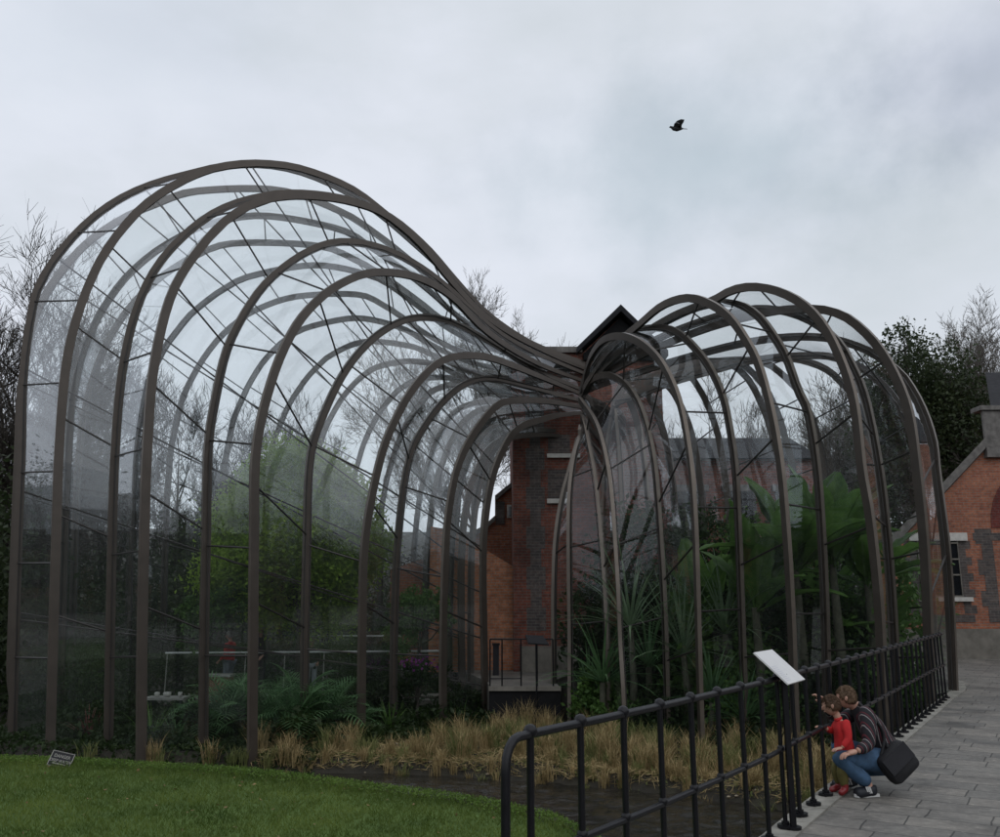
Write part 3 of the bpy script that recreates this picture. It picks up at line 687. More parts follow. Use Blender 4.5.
# window
wl = pr_(916, 541).x; wr = pr_(957, 541).x; zt = pr_(940, 541).z; zb = pr_(940, 597).z
mb = MB(); mb.box(wl, wr, Y5-.03, Y5-.004, zb, zt); wn = bpart(b5, 'window', mb, M['window_glass'])
mb = MB()
for t in (0, .38, .66, .95): mb.box(wl, wr, Y5-.06, Y5-.033, zb+(zt-zb)*t, zb+(zt-zb)*t+.045)
for t in (0, .48, .97): mb.box(wl+(wr-wl)*t, wl+(wr-wl)*t+.025, Y5-.064, Y5-.036, zb, zt)
o = mb.build('window_frame', M['plinth']); o.parent = wn; o.matrix_parent_inverse = Matrix.Identity(4)
lz_ = pr_(940, 534.5).z; mb = MB(); mb.box(pr_(908, 540).x, pr_(966, 540).x, Y5-.1, Y5-.002, zt+.004, lz_+.05); bpart(b5, 'lintel', mb, M['stone'])
mb = MB(); mb.box(pr_(913, 540).x, pr_(965, 540).x, Y5-.12, Y5-.002, zb-.13, zb-.004); bpart(b5, 'sill', mb, M['stone'])
mb = MB()
ws = (.34, .18)
n_ = 9; hq = (zt-zb+.5)/n_
for k in range(n_):
    w_ = ws[k % 2]; za = zb-.5+k*hq
    if za+hq > zb-.14 and za < zb: pass
    gblock(mb, wr+.005, wr+.05+w_, za, za+hq, Y5, .005+.001*(k % 2)); gblock(mb, wl-.05-w_, wl-.005, za, za+hq, Y5, .005+.001*(k % 2))
q0 = pr_(978, 600).x
for k in range(12):
    w_ = .50 if (k//2) % 2 else .34; gblock(mb, q0+(.62-w_), q0+.62+.02, 1.05+k*.235, 1.05+(k+1)*.235, Y5, .009)
gblock(mb, wr+.5, 26, zt+.02, zt+.24, Y5, .012); gblock(mb, wl-1, wr+.3, zb-.75, zb-.52, Y5, .012)
bpart(b5, 'quoins', mb, M['brick_grey'])
mb = MB(); ac = Vector((q0+2.2, Y5, 3.9)); 
outp = [ac+Vector((1.55*math.cos(t), -.02, 1.9*math.sin(t))) for t in np.linspace(0, PI, 15)]+[ac+Vector((1.2*math.cos(t), -.02, 1.5*math.sin(t))) for t in np.linspace(PI, 0, 15)]
for k in range(14): mb.prism([outp[k], outp[k+1], outp[29-k-1], outp[29-k]], (0, .1, 0))
bpart(b5, 'brick_arch', mb, M['brick_arch'])
mb = MB(); mb.box(a.x-.03, 26, Y5-.05, Y5-.003, -.05, .86); bpart(b5, 'plinth', mb, M['plinth'])

# ------------------------------------------------------------------ railing along the path
fr = empty('railing', (2.4, 7.5, 0)); tag(fr, 'black iron railing with ball jointed posts running beside the path', 'railing')
TOP, MID = 1.10, .57
fl, FL = resample(fc, 400)
def fp(s): t = s/FL*399; k = min(int(t), 398); q = Vector(fl[k]).lerp(Vector(fl[k+1]), t-k); return q
mb = MB(); pth = [fp(.33)+Vector((0, 0, TOP))]+[fp(s)+Vector((0, 0, TOP)) for s in np.linspace(.6, FL, 70)]
e0 = fp(.10)
arc = [Vector((e0.x, e0.y, 0)), Vector((e0.x, e0.y, .55)), Vector((e0.x, e0.y, TOP-.14))]+[fp(.10+.12*(1-math.cos(t)))+Vector((0, 0, TOP-.12+.12*math.sin(t))) for t in (.4, .8, 1.2, PI/2)]
mb.tube(arc+pth, .021, 10); keep(mb.build('top_rail', M['black_iron'], smooth=True), fr)
mb = MB(); mb.tube([fp(s)+Vector((0, 0, MID)) for s in np.linspace(.10, FL, 70)], .018, 10); keep(mb.build('middle_rail', M['black_iron'], smooth=True), fr)
mbp = MB(); mbp.tube([(0, 0, .02), (0, 0, TOP)], .0175, 10)
mbp.ball((0, 0, TOP), .033, 12, 8); mbp.ball((0, 0, MID), .028, 12, 8)
mbp.tube([(0, 0, .0), (0, 0, .022)], .062, 14); mbp.tube([(0, 0, .02), (0, 0, .045)], .03, 10)
mbp.box(-.075, .075, -.035, .035, .004, .016)
for ax, ay in ((.048, 0), (-.048, 0)): mbp.tube([(ax, ay, .016), (ax, ay, .034)], .010, 6)
post = mbp.build('post', M['black_iron'], auto=math.radians(50))
s = .33; first = True; k = 0
while s < FL+.01:
    q = fp(min(s, FL-.001)); o = post if first else post.copy()
    if not first: COL.objects.link(o)
    first = False; keep(o, fr); o.location = (q.x, q.y, 0.012); o.rotation_euler = (0, 0, random.uniform(-.2, .2)+.99); s += .443; k += 1

# info board on a post beside the railing
ib = empty('info_board', (2.42, 7.35, 0)); tag(ib, 'white tilted information board with faint print on a black post at the railing', 'sign')
c1 = P(783, 690, 6.88)+Vector((.84, -.54, 0))*.045+Vector((0, 0, .045)); fd = Vector((.54, .84, 0)); back = Vector((-.84, .54, 0))
A = c1; Bp = c1+fd*.50; up = back*.25+Vector((0, 0, .225)); nrm = fd.cross(up).normalized()
if nrm.z < 0: nrm = -nrm
mb = MB(); mb.prism([A, Bp, Bp+up, A+up], -nrm*.012); keep(mb.build('panel', M['white_paint']), ib)
m_, nt_, ns_, ln_, b_ = mat('faded_print'); b_.inputs['Base Color'].default_value = (.5, .52, .58, 1); b_.inputs['Roughness'].default_value = .4
mb = MB(); u1 = fd; u2 = up.normalized()
for k in range(9):
    t0 = A+fd*.03+u2*(.03+.018*k)+nrm*.001; mb.quad(t0, t0+fd*random.uniform(.12, .2), t0+fd*.12+u2*.004, t0+u2*.004)
keep(mb.build('print', m_), ib)
mb = MB(); pc = A+fd*.2+up*.35; pc2 = Vector((pc.x, pc.y, 0))
mb.box(pc2.x-.02, pc2.x+.02, pc2.y-.02, pc2.y+.02, .012, pc.z-.02); mb.tube([pc2+Vector((0, 0, .01)), pc2+Vector((0, 0, .03))], .06, 12)
mb.prism([A+fd*.1+up*.15-nrm*.014, A+fd*.35+up*.15-nrm*.014, A+fd*.35+up*.8-nrm*.014, A+fd*.1+up*.8-nrm*.014], -nrm*.02)
keep(mb.build('post', M['black_iron']), ib)

# small warning sign in the lawn
sg = empty('lawn_sign', PZ(60, 767, -.35)); tag(sg, 'small black sign with white border and lettering leaning in the lawn', 'sign')
ps = P(60, 766.5, sg.location.y); Y6 = sg.location.y-.02
q = [P(51, 750.5, Y6), P(73, 755.5, Y6), P(69.5, 768.5, Y6), P(46.5, 764.5, Y6)]
tilt = [Vector((0, .07, 0)), Vector((0, .07, 0)), Vector((0, 0, 0)), Vector((0, 0, 0))]
q = [a+t for a, t in zip(q, tilt)]
mb = MB(); mb.prism(q, (0, .012, 0)); keep(mb.build('panel', M['black_iron']), sg)
cen = sum(q, Vector())/4; ux = (q[1]-q[0]).normalized(); uy = (q[0]-q[3]).normalized(); fn = Vector((0, -.004, -.001))
def inset(t): return [cen+(a-cen)*t+fn for a in q]
mb = MB(); o1 = inset(.99); i1 = inset(.93)
for k in range(4): mb.quad(o1[k], o1[(k+1) % 4], i1[(k+1) % 4], i1[k])
keep(mb.build('border', M['ledge']), sg)
def text(body, size, pos, parent):
    cu = bpy.data.curves.new('lettering', 'FONT'); cu.body = body; cu.size = size; cu.align_x = 'CENTER'; cu.align_y = 'CENTER'; cu.offset = .0004
    o = bpy.data.objects.new('lettering', cu); COL.objects.link(o)
    zz = ux.cross(uy).normalized(); m = Matrix((ux, uy, zz)).transposed().to_4x4(); m.translation = pos
    dg = bpy.context.evaluated_depsgraph_get(); me = bpy.data.meshes.new_from_object(o.evaluated_get(dg)); bpy.data.objects.remove(o)
    me.transform(m); me.materials.clear(); me.materials.append(M['ledge']); o = bpy.data.objects.new('lettering', me); COL.objects.link(o); keep(o, parent)
H = (q[0]-q[3]).length
text('DANGER', .052, cen+uy*H*.18+fn*1.6, sg); text('DEEP WATER', .046, cen-uy*H*.12+fn*1.6, sg)
mb = MB(); a_ = cen-uy*H*.34-ux*.09+fn*1.3; mb.quad(a_, a_+ux*.17, a_+ux*.17+uy*.014, a_+uy*.014); keep(mb.build('rule', M['ledge']), sg)
mb = MB(); st = cen-uy*H*.4+Vector((0, .02, 0)); mb.box(st.x-.01, st.x+.01, st.y, st.y+.01, -.45, st.z+.05); keep(mb.build('stake', M['black_iron']), sg)

# ------------------------------------------------------------------ yard railing, lectern, interior walkway
yr = empty('yard_railing', (.4, 19.9, -.15)); tag(yr, 'thin black railing across the yard between the glasshouses', 'railing')
xs = [P(x, 660, 19.9).x for x in (490, 502, 521, 537, 553)]
mb = MB(); mb.tube([(xs[0], 19.9, .86), (xs[-1], 19.9, .86)], .018, 6); keep(mb.build('top_rail', M['black_iron']), yr)
mb = MB(); mb.tube([(xs[0], 19.9, .02), (xs[2], 19.9, .02)], .014, 6); mb.v = mb.v; keep(mb.build('bottom_rail', M['black_iron']), yr)
for x in xs: mb = MB(); mb.tube([(x, 19.9, -.16), (x, 19.9, .86)], .018, 6); keep(mb.build('post', M['black_iron']), yr)
lc = empty('lectern_sign', (.8, 19.5, -1)); tag(lc, 'black tilted lectern sign on a thin post in front of the yard railing', 'sign')
a = P(528, 637.5, 19.4); b = P(545, 644, 19.4)
mb = MB(); mb.prism([Vector((a.x, 19.35, b.z)), Vector((b.x+.08, 19.35, b.z-.03)), Vector((b.x-.03, 19.6, a.z)), Vector((a.x-.05, 19.6, a.z+.02))], (0, 0, .03)); keep(mb.build('panel', M['black_iron']), lc)
mb = MB(); mb.tube([(P(537, 700, 19.45).x, 19.45, -1.1), (P(536, 640, 19.45).x, 19.45, b.z)], .02, 6); keep(mb.build('post', M['black_iron']), lc)
cb_ = empty('storage_box', (.0, 23.6, -.15)); tag(cb_, 'small dark box with lid against the brick wall behind the yard railing', 'box')
mb = MB(); a = P(493, 645, 23); b = P(499, 664, 23); mb.box(a.x, b.x, 22.8, 23.1, -.15, a.z); keep(mb.build('body', M['dark_cloth']), cb_)
mb = MB(); mb.box(a.x-.02, b.x+.02, 22.77, 23.13, a.z+.002, a.z+.05); keep(mb.build('lid', M['black_iron']), cb_)

wk = empty('walkway', (-4.5, 22.5, -.63)); tag(wk, 'raised walkway with white handrail inside the large glasshouse', 'walkway')
WZ = -.66
mb = MB(); mb.box(-8.3, -.9, 22.0, 23.6, WZ-.12, WZ); keep(mb.build('deck', M['plinth']), wk)
mb = MB(); mb.tube([(-8.2, 22.05, WZ+1.1), (-1.4, 22.05, WZ+1.15)], .022, 8); mb.tube([(-4.8, 23.5, WZ+1.45), (-2.6, 23.5, WZ+1.45)], .02, 8); keep(mb.build('handrail', M['white_paint']), wk)
for k in range(8): mb = MB(); mb.tube([(-8.15+k*.96, 22.05, WZ), (-8.15+k*.96, 22.05, WZ+1.1)], .014, 6); keep(mb.build('baluster', M['ledge']), wk)
pb = empty('planter_box', (-6.5, 21.8, WZ)); tag(pb, 'terracotta red planter box below the person in the red coat', 'planter')
a = P(207, 676, 21.8); b = P(232, 690, 21.8)
mb = MB(); mb.box(a.x, b.x, 21.5, 21.9, b.z-.25, a.z); keep(mb.build('body', M['planter']), pb)
mb = MB(); mb.box(a.x-.03, b.x+.03, 21.47, 21.93, a.z+.002, a.z+.05); keep(mb.build('rim', M['ledge']), pb)
tb = empty('display_table', (-8, 20.8, -1)); tag(tb, 'low pale table holding small pots inside the left end of the large glasshouse', 'table')
a = P(146, 697, 20.8); b = P(186, 699, 20.8)
mb = MB(); mb.box(a.x, b.x, 20.6, 21.1, a.z-.05, a.z); keep(mb.build('top', M['ledge']), tb)
for xx in (a.x+.06, b.x-.06):
    for yy in (20.65, 21.05): mb = MB(); mb.box(xx-.03, xx+.03, yy-.03, yy+.03, -1.2, a.z-.052); keep(mb.build('leg', M['dark_cloth']), tb)
pl = ['round pale pot on the left of the low display table', 'broad pale pot in the middle of the low display table', 'small pale pot on the right of the low display table']
for k, x in enumerate((157, 167, 180)):
    q_ = P(x, 697, 20.8); mb = MB(); rr = (.06, .09, .05)[k]; mb.tube([(q_.x, 20.8, a.z+.002), (q_.x, 20.8, a.z+.06), (q_.x, 20.8, a.z+.11)], [rr*.7, rr, rr*.9], 12); o = mb.build('plant_pot', M['stone'], smooth=True); tag(o, pl[k], 'pot', 'pots on the display table')

# ------------------------------------------------------------------ trees and plants
def bare_tree(name, label, base, height, spread, seed, m='bark', depth=6, group=None, trunk_r=None, lean=(0, 0), twigs=3):
    R = random.Random(seed); root = empty(name, base); tag(root, label, 'tree', group)
    tk = MB(); cr = MB(); b0 = Vector((0, 0, 0))
    def grow(p, d, L, r, lv):
        segs = 4 if lv < 2 else 3; pts = [p]; q = p; dd = d
        for _ in range(segs):
            dd = (dd+Vector((R.uniform(-1, 1), R.uniform(-1, 1), R.uniform(-.3, .9)))*(.13 if lv else .04)).normalized(); q = q+dd*L/segs; pts.append(q)
        rr = [r*(1-.5*i/segs) for i in range(segs+1)]
        (tk if lv == 0 else cr).tube(pts, rr, 8 if lv == 0 else (5 if lv < 3 else 3), cap=False)
        if lv >= depth: return
        nb = (5 if lv == 0 else R.randint(3, 4)) if lv < depth-2 else twigs
        for i in range(nb):
            t = R.uniform(.3, 1) if lv else R.uniform(.35, 1); k = min(segs-1, int(t*segs)); pp = pts[k].lerp(pts[k+1], t*segs-k)
            ang = R.uniform(.35, .95)*(spread if lv == 0 else 1); az = R.uniform(0, 2*PI); o_ = dd.orthogonal().normalized(); o_ = Matrix.Rotation(az, 3, dd) @ o_
            nd = (dd*math.cos(ang)+o_*math.sin(ang)+Vector((0, 0, .18))).normalized()
            grow(pp, nd, L*R.uniform(.50, .74), max(.012, rr[k]*R.uniform(.45, .62)), lv+1)
        grow(pts[-1], dd, L*.7, rr[-1]*.85, lv+1)
    grow(b0, Vector((lean[0], lean[1], 1)).normalized(), height*.36, trunk_r or height*.018, 0)
    a = tk.build('trunk', M[m], smooth=True); a.parent = root
    b = cr.build('crown', M[m]); b.parent = root; return root
def leafy_tree(name, label, base, blobs, n, size, m, bark='bark', trunk_r=.2, group=None, cat='tree', clump=.45, shell=.55):
    """blobs: (x,y,z,rx,ry,rz) relative to base; leaves grow in many small clumps through them"""
    root = empty(name, base); tag(root, label, cat, group)
    mb = MB(); C = []
    vol = [b[3]*b[4]*b[5] for b in blobs]; tot = sum(vol)
    bot = min(b[2]-b[5] for b in blobs); top = max(b[2]+b[5]*.5 for b in blobs); mc = np.mean([b[:2] for b in blobs], 0)
    mid = Vector((mc[0]*.5, mc[1]*.5, max(.1, bot+.15*(top-bot))))
    mb.tube([(0, 0, -.3), (mid.x*.5, mid.y*.5, mid.z*.5), mid, Vector((mc[0], mc[1], bot+.6*(top-bot)))], [trunk_r, trunk_r*.8, trunk_r*.6, trunk_r*.2], 8)
    for b in blobs:
        e = Vector((b[0], b[1], b[2])); mb.tube([mid, mid.lerp(e, .5)+Vector((0, 0, -.1)), e], [trunk_r*.45, trunk_r*.3, trunk_r*.1], 6)
        for _ in range(5):
            v = Vector(rng.normal(size=3)).normalized(); t = e+Vector((v.x*b[3], v.y*b[4], v.z*b[5]))*.85; mb.tube([e, e.lerp(t, .5)+Vector((0, 0, .03)), t], [trunk_r*.12, trunk_r*.08, .01], 4)
    for b, v in zip(blobs, vol):
        nc = max(6, int(n/28*v/tot)); d = rng.normal(size=(nc, 3)); d /= np.linalg.norm(d, axis=1)[:, None]
        rad = shell+(1.05-shell)*rng.random(nc)**.7; cc = np.array(b[:3])+d*rad[:, None]*np.array(b[3:6])
        cl_ = clump*min(b[3:6])*rng.uniform(.35, 1, nc)
        l = np.repeat(cc, 28, 0)+rng.normal(size=(nc*28, 3))*np.repeat(cl_, 28)[:, None]*.45; C.append(l)
    C = np.concatenate(C)
    t_ = mb.build('trunk', M[bark], smooth=True); t_.parent = root
    cr = cards('crown', C, rng.uniform(.6, 1.25, len(C))*size, M[m]); cr.parent = root; return root
def rosette(name, label, base, n, length, width, m, droop=.9, up=(.3, 1.2), cat='plant', group=None, stem=0, fold=.2, seed=0, segs=6, frond=False):
    R = random.Random(seed); root = empty(name, base); tag(root, label, cat, group); mb = MB()
    for i in range(n):
        az = i*2.4+R.uniform(-.3, .3); el = R.uniform(*up); L = length*R.uniform(.7, 1.1)
        d = Vector((math.cos(az)*math.cos(el), math.sin(az)*math.cos(el), math.sin(el)))
        if not frond: mb.strip((0, 0, stem), d, None, L, width*R.uniform(.8, 1.2), droop, segs, fold)
        else:
            p = Vector((0, 0, stem)); cur = d; sg_ = 12; side = d.cross(Vector((0, 0, 1))).normalized(); pts = [p]
            for k in range(sg_):
                p = p+cur*L/sg_; cur = (cur+Vector((0, 0, -droop/sg_*(.5+k/sg_)))).normalized(); pts.append(p)
                if k > 1:
                    ll = width*math.sin(PI*min(1, (k+2)/(sg_+2)))+.05
                    for s_ in (-1, 1): mb.strip(p, (side*s_+cur*.8+Vector((0, 0, .1))).normalized(), None, ll, .035, .7, 3, .1)
            mb.tube(pts, [.018-.001*k for k in range(len(pts))], 4)
    o = mb.build('leaves', M[m]); o.parent = root
    if stem > .15:
        sb = MB(); sb.tube([(0, 0, -.2), (R.uniform(-.1, .1), R.uniform(-.1, .1), stem*.5), (0, 0, stem)], [.10, .075, .06], 8); so_ = sb.build('stem', M['stem'], smooth=True); so_.parent = root
    return root
def banana(name, label, base, H, leaves, seed, cat='banana plant', group='banana plants in the smaller glasshouse'):
    R = random.Random(seed); root = empty(name, base); tag(root, label, cat, group)
    sb = MB(); sb.tube([(0, 0, -.2), (.04, 0, H*.5), (0, 0, H)], [.13, .10, .07], 10); so_ = sb.build('stem', M['stem'], smooth=True); so_.parent = root
    for az, el, L, w in leaves:
        d = Vector((math.cos(az)*math.cos(el), math.sin(az)*math.cos(el), math.sin(el))); p = Vector((0, 0, H-.1)); cur = d; pts = [p.copy()]; n = 16
        side = d.cross(Vector((0, 0, 1))).normalized(); mb = MB(); fr_ = []
        for k in range(n+1):
            t = k/n; ww = w*(0 if t < .16 else math.sin(PI*min(1, (t-.12)/.9))**.6); nr = side.cross(cur).normalized(); fr_.append((p.copy(), ww, nr))
            p = p+cur*L/n; cur = (cur+Vector((0, 0, -1))*(.9/n)*(.4+1.3*t)).normalized()
        for s_ in (-1, 1):
            n0 = len(mb.v)
            for k, (q, ww, nr) in enumerate(fr_):
                wob = 1+R.uniform(-.12, .05); mb.v += [tuple(q), tuple(q+side*s_*ww*.25*wob+nr*ww*.10), tuple(q+side*s_*ww*.5*wob+nr*ww*(.10+R.uniform(-.06, .06)))]
            for k in range(n):
                a = n0+3*k
                mb.f += [(a, a+1, a+4, a+3)]
                mb.f += [(a+1, a+2, a+5, a+4)]
        mb.tube([f[0]-f[2]*.012 for f in fr_], [.02*(1-.8*k/n) for k in range(n+1)], 5)
        o = mb.build('leaf', M['leaf_banana'], smooth=True); o.parent = root
    return root

# the bright evergreen inside the large glasshouse
bx = P(300, 640, 22.8)
def rel(px, py, r, base, Y, ry=None): q = P(px, py, Y)-base; return (q.x, q.y, q.z, r, ry or r*1.1, r*.9)
bb = Vector((P(305, 600, 22.6).x, 22.6, -.9))
leafy_tree('evergreen_tree', 'bright green bushy evergreen tree inside the large glasshouse', bb,
  [rel(290, 468, .8, bb, 22.2), rel(318, 478, .8, bb, 22.3), rel(345, 500, .7, bb, 22.4), rel(300, 530, 1.0, bb, 21.6), rel(255, 560, .9, bb, 21.6), rel(330, 485, .75, bb, 22.6), rel(262, 505, .85, bb, 22.2), rel(305, 510, 1.0, bb, 22.2), rel(350, 525, .8, bb, 22.6),
   rel(238, 545, .75, bb, 22.0), rel(285, 555, .95, bb, 21.9), rel(335, 565, .95, bb, 22.3), rel(365, 565, .5, bb, 22.5), rel(228, 575, .75, bb, 21.8), rel(235, 520, .7, bb, 21.8), rel(262, 480, .6, bb, 22.0), rel(370, 545, .6, bb, 22.2), rel(275, 600, .8, bb, 22.6), rel(325, 605, .85, bb, 22.9)],
  80000, .11, 'leaf_bright', trunk_r=.14, clump=.72, shell=.35)
bb = Vector((P(210, 620, 21.6).x, 21.4, -.9))
leafy_tree('glossy_shrub', 'dark glossy leaved shrub left of the bright evergreen behind the handrail', bb, [rel(205, 615, .55, bb, 21.4), rel(230, 605, .5, bb, 21.4), rel(190, 635, .4, bb, 21.4)], 2600, .13, 'leaf_mid', trunk_r=.06, cat='shrub')
bb = Vector((P(418, 620, 21.6).x, 21.6, -.9))
leafy_tree('round_shrub', 'dense green shrub near the right end of the large glasshouse', bb, [rel(412, 612, .55, bb, 21.6), rel(430, 605, .45, bb, 21.6), rel(444, 622, .3, bb, 21.2), rel(400, 640, .4, bb, 21.4)], 6000, .09, 'leaf_mid', trunk_r=.06, cat='shrub')
bb = Vector((P(415, 690, 20.3).x, 20.4, -1.1))
fs = leafy_tree('flowering_shrub', 'purple flowered low shrub by the right end of the large glasshouse', bb, [rel(412, 678, .35, bb, 20.3), rel(432, 672, .35, bb, 20.3), rel(395, 690, .3, bb, 20.3), rel(450, 690, .3, bb, 20.3)], 2600, .08, 'leaf_dark', trunk_r=.04, cat='shrub')
fc_ = []
for px_, py_ in ((415, 660), (424, 656), (405, 664), (432, 661), (413, 668), (422, 665), (440, 668)):
    q_ = P(px_, py_, 20.1)-bb; fc_ += list(np.array(q_)+rng.normal(size=(9, 3))*.05)
fl_ = cards('flowers', np.array(fc_), .07, M['petal'], fs, aspect=.9)
# dark filler bushes round the walls inside the large house
k = 0
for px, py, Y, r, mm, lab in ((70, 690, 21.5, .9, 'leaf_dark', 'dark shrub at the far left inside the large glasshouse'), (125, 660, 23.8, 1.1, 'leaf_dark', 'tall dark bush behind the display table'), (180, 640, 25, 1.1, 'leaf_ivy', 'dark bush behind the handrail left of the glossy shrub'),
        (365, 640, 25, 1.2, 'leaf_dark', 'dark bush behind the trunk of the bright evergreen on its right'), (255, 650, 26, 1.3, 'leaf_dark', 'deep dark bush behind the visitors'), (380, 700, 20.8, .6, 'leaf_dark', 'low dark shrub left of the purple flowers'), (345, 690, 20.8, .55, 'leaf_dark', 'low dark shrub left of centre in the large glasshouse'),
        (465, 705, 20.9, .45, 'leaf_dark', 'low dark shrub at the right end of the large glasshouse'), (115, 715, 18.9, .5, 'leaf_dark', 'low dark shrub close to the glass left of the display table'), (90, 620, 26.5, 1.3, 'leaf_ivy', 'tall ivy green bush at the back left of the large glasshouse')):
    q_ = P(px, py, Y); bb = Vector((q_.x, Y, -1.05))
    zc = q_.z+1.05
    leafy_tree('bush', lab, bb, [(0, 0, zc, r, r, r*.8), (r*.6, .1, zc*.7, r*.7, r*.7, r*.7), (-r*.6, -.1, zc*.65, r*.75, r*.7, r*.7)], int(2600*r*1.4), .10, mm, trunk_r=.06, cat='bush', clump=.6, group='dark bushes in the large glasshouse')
# fern-like rosettes close to the glass
ros = [(228, 702, 18.3, .95), (262, 706, 18.0, .85), (295, 710, 18.0, .95), (330, 706, 18.5, .95), (205, 712, 18.2, .7), (352, 720, 18.7, .7), (300, 690, 19.6, .9), (240, 690, 19.6, .9)]
lab_r = ['spreading fern rosette directly below the planter box', 'fern rosette right of the planter box in the front row', 'largest front row fern rosette beneath the evergreen tree', 'fern rosette front row under the right half of the evergreen', 'small fern rosette left of the planter box', 'small fern rosette at the right end of the fern row', 'second row fern rosette below the bright evergreen', 'second row fern rosette below the visitor in red']
for k, (px, py, Y, L) in enumerate(ros):
    q_ = P(px, py, Y); rosette('fern', lab_r[k], (q_.x, Y, -1.05), 22, L*1.15, .42, 'leaf_palm', droop=1.5, up=(.35, 1.3), cat='fern', group='ferns in the large glasshouse', seed=k, frond=True, stem=max(.0, q_.z+.75))
for k, (px, py, Y, L, mm, lab) in enumerate(((152, 735, 17.6, .9, 'leaf_mid', 'upright strappy leaved plant near the glass below the display table'), (176, 735, 17.7, .8, 'leaf_palm', 'pale strappy plant right of the one below the display table'), (88, 735, 18.4, .7, 'leaf_red', 'reddish spiky plant near the lawn sign'), (390, 735, 19.0, .8, 'leaf_mid', 'green strappy plant at the glass below the purple flowers'), (462, 730, 20.4, .6, 'leaf_mid', 'small strappy plant by the last rib of the large glasshouse'))):
    q_ = P(px, py, Y); rosette('strappy_plant', lab, (q_.x, Y, -1.05), 20, L, .05, mm, droop=.7, up=(.7, 1.45), seed=20+k)
# right house planting
yu = [(603, 690, 19.2, 1.7, .9), (632, 680, 18.9, 2.1, 2.0), (650, 700, 19.4, 1.8, 1.2), (685, 690, 18.6, 1.9, 1.5), (712, 700, 18.2, 1.5, .6), (728, 690, 18.9, 2.1, 1.9), (590, 700, 20.2, 1.3, .4), (668, 660, 20.4, 1.9, 1.9), (745, 705, 17.6, 1.2, .3)]
lab_y = ['spiky plant just inside the narrow left end of the smaller glasshouse', 'tallest pale spiky plant behind the pale curved pane', 'spiky plant between the third and fourth ribs', 'spiky plant with drooping blades left of the info board', 'low spiky plant in front of the drooping one', 'tall spiky plant directly behind the info board', 'short spiky plant beside the black yard lectern', 'tall spiky plant at the back of the spiky group', 'lowest spiky plant at the foot of the info board']
for k, (px, py, Y, L, st_) in enumerate(yu):
    q_ = P(px, py, Y); rosette('spiky_plant', lab_y[k], (q_.x, Y, -1.0), 38, L, .07, 'leaf_yucca' if k % 2 else 'leaf_palm', droop=.95, up=(.15, 1.45), stem=st_+.1, seed=40+k, group='spiky plants in the smaller glasshouse')
bn = [(757, 640, 18.2, 3.2, 1, 'banana plant behind the info board with leaves arching left'), (800, 640, 18.4, 4.2, 2, 'tall banana plant right of the info board'), (838, 640, 18.4, 4.3, 3, 'tallest banana plant with broad upright pale leaves'), (872, 640, 18.8, 3.8, 4, 'banana plant left of the rib by the brick cottage window'), (884, 640, 19.2, 3.0, 5, 'banana plant at the right end against the brick cottage'), (820, 650, 20.6, 3.6, 6, 'banana plant at the back behind the tallest one'), (700, 640, 20.2, 3.0, 7, 'banana plant at the back among the spiky plants')]
for px, py, Y, H_, sd_, lab in bn:
    q_ = P(px, py, Y); R = random.Random(sd_*11)
    lv = [(i*2.4+R.uniform(-.4, .4), R.uniform(.45, 1.45), R.uniform(1.6, 2.5)*(.58 if sd_ == 5 else .8 if sd_ == 4 else 1), R.uniform(.55, .85)) for i in range(13)]
    banana('banana_plant', lab, (q_.x, Y, -1.0), H_*(.80 if sd_ < 5 else .65), lv, sd_)
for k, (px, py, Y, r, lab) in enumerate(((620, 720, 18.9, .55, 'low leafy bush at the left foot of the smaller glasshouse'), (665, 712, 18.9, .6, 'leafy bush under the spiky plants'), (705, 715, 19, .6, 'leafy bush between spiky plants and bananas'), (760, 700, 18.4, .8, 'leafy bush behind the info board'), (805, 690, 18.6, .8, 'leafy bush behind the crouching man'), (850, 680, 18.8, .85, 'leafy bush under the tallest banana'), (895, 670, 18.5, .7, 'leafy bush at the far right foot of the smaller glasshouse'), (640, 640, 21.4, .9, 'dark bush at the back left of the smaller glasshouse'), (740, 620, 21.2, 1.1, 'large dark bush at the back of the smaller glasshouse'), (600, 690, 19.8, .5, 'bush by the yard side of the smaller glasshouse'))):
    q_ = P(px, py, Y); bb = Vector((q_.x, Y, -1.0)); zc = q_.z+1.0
    leafy_tree('leafy_bush', lab, bb, [(0, 0, zc, r, r, r*.8), (r*.7, .1, zc*.6, r*.7, r*.7, r*.7), (-r*.7, -.1, zc*.6, r*.7, r*.7, r*.7)], int(3000*r*1.3), .12, 'leaf_dark' if k % 3 else 'leaf_mid', trunk_r=.05, cat='bush', clump=.6, group='bushes in the smaller glasshouse')
